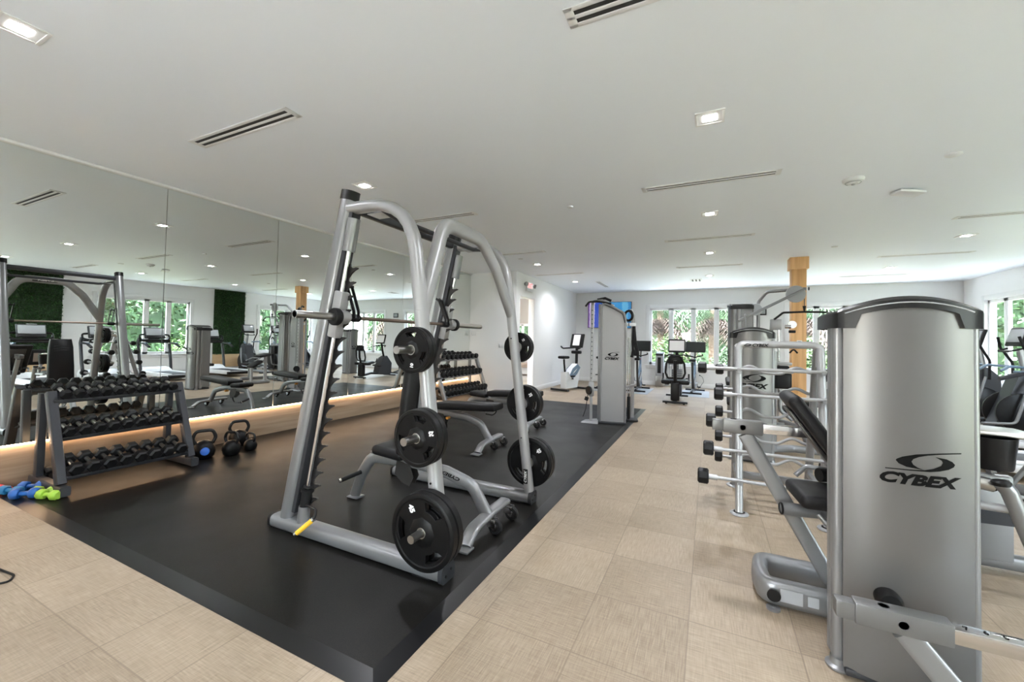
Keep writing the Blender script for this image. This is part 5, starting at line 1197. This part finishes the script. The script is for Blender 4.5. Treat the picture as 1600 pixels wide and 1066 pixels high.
# ================================================================== OUTSIDE
def outside():
    pv = MB().span((XR+.25, -8, -.06), (XR+1.3, YF+3.0, -.03)).span((XM-2, YF+.25, -.06), (XR+.25, YF+2.6, -.03)).span((XM-2, -9, -.06), (XR+3.2, YB-.25, -.03))
    struct('added_bounce_slab', pv, 'bounce_pale')  # pale slabs added to bounce sunlight up through the windows
    struct('ground', MB().span((-22, YF+.3, -.3), (30, 45, -.05)).span((XR+.3, -20, -.3), (30, YF+.3, -.05)), 'soil')
    rnd = random.Random(11)
    def leaf_mesh(n, rx, ry, rz, s0, s1, m=None, shell=.35):
        m = MB() if m is None else m
        for k in range(n):
            d = V((rnd.gauss(0, 1), rnd.gauss(0, 1), rnd.gauss(0, 1))).normalized(); r = (shell+(1-shell)*rnd.random())
            lump = 1+.22*math.sin(d.x*5+1)*math.sin(d.y*6)+.15*math.sin(d.z*9)
            c = V((d.x*rx*r*lump, d.y*ry*r*lump, rz+d.z*rz*r*lump*.98)); s = rnd.uniform(s0, s1)
            a = V((rnd.uniform(-1, 1), rnd.uniform(-1, 1), rnd.uniform(-.8, .5))).normalized(); b = a.cross(V((rnd.uniform(-1, 1), rnd.uniform(-1, 1), 1))).normalized(); q = a.cross(b)
            m.add([c-a*s, c+b*s*.35+q*s*.12, c+a*s, c-b*s*.35+q*s*.12], [(0, 1, 2), (0, 2, 3)])
        return m
    def bush(name, lab, material, loc, rx, ry, rz, n, s0, s1):
        t = thing(name, lab, 'shrub', loc, 0, 'shrubs outside the windows')
        leaf_mesh(n, rx, ry, rz, s0, s1).build('foliage', material, t, smooth=5)
        m = MB()
        for k in range(5): m.tube([(0, 0, 0), (rx*.3*math.cos(k*1.3), ry*.3*math.sin(k*1.3), rz*.6), (rx*.5*math.cos(k*1.3), ry*.5*math.sin(k*1.3), rz*1.2)], .05, None, 6, taper=.4)
        m.build('stem', 'bark', t); return t
    b0 = bush('leafy_shrub', 'bright green leafy shrub outside the left far window', 'leaf_b', (-1.5, 17.6, -.05), 1.0, .8, .85, 1500, .07, .14)
    b1 = bush('dense_shrub', 'dark green dense shrub at the right of the left far window', 'leaf_a', (.9, 17.7, -.05), 1.0, .8, .70, 1500, .06, .12)
    spots = [(b0, (3.0, 17.5, -.05), 1, 'bright green shrub low outside the right far window'), (b1, (5.2, 17.6, -.05), .95, 'dark shrub outside the right end of the right far window'),
             (b0, (7.9, 6.2, -.05), .75, 'bright shrub at the near end outside the side window'), (b1, (8.1, 7.75, -.05), .7, 'dark shrub in the middle outside the near side window'), (b0, (8.0, 9.4, -.05), .8, 'bright shrub past the far end of the near side window'),
             (b0, (7.9, 11.6, -.05), .75, 'bright shrub outside the corner side window'), (b1, (8.1, 13.4, -.05), .8, 'dark shrub outside the corner side window')]
    for pr, loc, s, lab in spots:
        d = dup(pr, loc, rnd.uniform(0, 6), lab); d.scale = (s, s, s)
    # trees
    def tree(lab, loc, h, mtl, n):
        t = thing('garden_tree', lab, 'tree', loc, 0, 'trees outside the windows')
        m = MB(); m.tube([(0, 0, 0), (.1, .05, h*.4), (-.05, 0, h*.75)], .26, None, 10, taper=.5)
        for k in range(6): a = k*1.05; m.tube([(0, 0, h*(.3+.05*k)), (math.cos(a)*.7, math.sin(a)*.7, h*(.55+.04*k)), (math.cos(a)*1.3, math.sin(a)*1.3, h*(.7+.04*k))], .10, None, 7, taper=.3)
        m.build('trunk', 'bark', t)
        lm = MB()
        for k in range(9):
            cx, cy, cz = rnd.uniform(-1.3, 1.3), rnd.uniform(-1.3, 1.3), h*rnd.uniform(.25, .95); sub = leaf_mesh(n//9, .95, .95, .7, .07, .15, MB(), .2)
            lm.add([p+V((cx, cy, cz-.7)) for p in sub.v], sub.f)
        lm.build('crown', mtl, t, smooth=5); return t
    t0 = tree('leafy tree outside the middle of the side window', (11.0, 7.6, -.05), 5.2, 'leaf_a', 3600)
    t1 = tree('light green tree outside the near end of the side window', (10.9, 2.8, -.05), 4.8, 'leaf_b', 3600)
    for pr, loc, lab in ((t1, (11.3, 12.4, -.05), 'light green tree outside the corner side window'), (t0, (11.5, 17.2, -.05), 'leafy tree past the corner of the building'), (t1, (-10.4, 17.5, -.05), 'light green tree outside the passage window')):
        dup(pr, loc, rnd.uniform(0, 6), lab)
    # tall clipped screens of greenery closing the view
    def screen_hedge(lab, a, b, h, mtl):
        a, b = V((*a, -.05)), V((*b, -.05)); d = (b-a); L = d.length; d.normalize(); nr = V((-d.y, d.x, 0)); mid = (a+b)/2
        t = thing('screen_hedge', lab, 'hedge', mid, 0, 'tall hedges beyond the garden')
        R_ = Matrix((d, nr, Z)).transposed()
        MB().box((0, 0, h/2), (L, .9, h), R_).build('core', 'hedge_back', t)
        m = MB()
        for k in range(int(L*h*42)):
            u, z = rnd.uniform(-L/2, L/2), rnd.uniform(0, h); o_ = .45+.45*rnd.random()+.3*math.sin(u*1.7)*math.sin(z*1.9+u)
            c = d*u+nr*o_+Z*z; s_ = rnd.uniform(.10, .22); q1 = V((rnd.uniform(-1, 1), rnd.uniform(-1, 1), rnd.uniform(-.8, .5))).normalized(); q2 = q1.cross(V((rnd.uniform(-1, 1), rnd.uniform(-1, 1), 1))).normalized()
            m.add([c-q1*s_, c+q2*s_*.4, c+q1*s_, c-q2*s_*.4], [(0, 1, 2, 3)])
        m.build('foliage', mtl, t, smooth=5)
    screen_hedge('tall green hedge closing the view beyond the far windows', (13, 25.0), (-13, 25.0), 6.5, 'leaf_a')
    screen_hedge('tall green hedge closing the view beyond the side windows', (16.5, -2), (16.5, 24.5), 6.5, 'leaf_a')
    # palms with dry skirts beyond the far windows
    def palm(lab, loc, h):
        t = thing('palm_tree', lab, 'palm', loc, 0, 'palms outside the far windows')
        MB().tube([(0, 0, 0), (.05, .02, h*.5), (0, 0, h)], .34, None, 12, taper=.8).build('trunk', 'bark', t)
        def fronds(n, z, droop, L, mt, nm):
            m = MB()
            for k in range(n):
                a = rnd.uniform(0, 2*PI); dr = droop*rnd.uniform(.7, 1.3); d = V((math.cos(a), math.sin(a), 0)); c = V((0, 0, z+rnd.uniform(-.3, .3))); l = L*rnd.uniform(.8, 1.1)
                pts = [c+d*(l*u)+Z*(.35*l*u-dr*l*u*u) for u in (0, .25, .5, .75, 1)]
                for i in range(1, 5):
                    for s in (-1, 1):
                        for j in range(3):
                            p = pts[i-1].lerp(pts[i], j/3); sd = d.cross(Z)*s; tip = p+sd*(l*.30*(1-.12*i))+d*(l*.12)-Z*(l*.16)
                            m.add([p, p+d*.05, tip], [(0, 1, 2)])
            m.build(nm, mt, t, smooth=5)
        fronds(26, h, .75, 1.7, 'leaf_a', 'green_fronds'); fronds(80, h-.7, 1.3, 1.5, 'frond_dry', 'dry_skirt'); return t
    p0 = palm('palm with dry brown skirt outside the left end of the left far window', (-2.0, 19.3, -.05), 3.0)
    for loc, lab in (((.15, 19.5, -.05), 'palm with brown skirt right of centre in the left far window'), ((3.2, 19.5, -.05), 'palm with brown skirt in the left part of the right far window'), ((6.4, 20.0, -.05), 'palm outside the right end of the right far window')): dup(p0, loc, rnd.uniform(0, 6), lab)
outside()
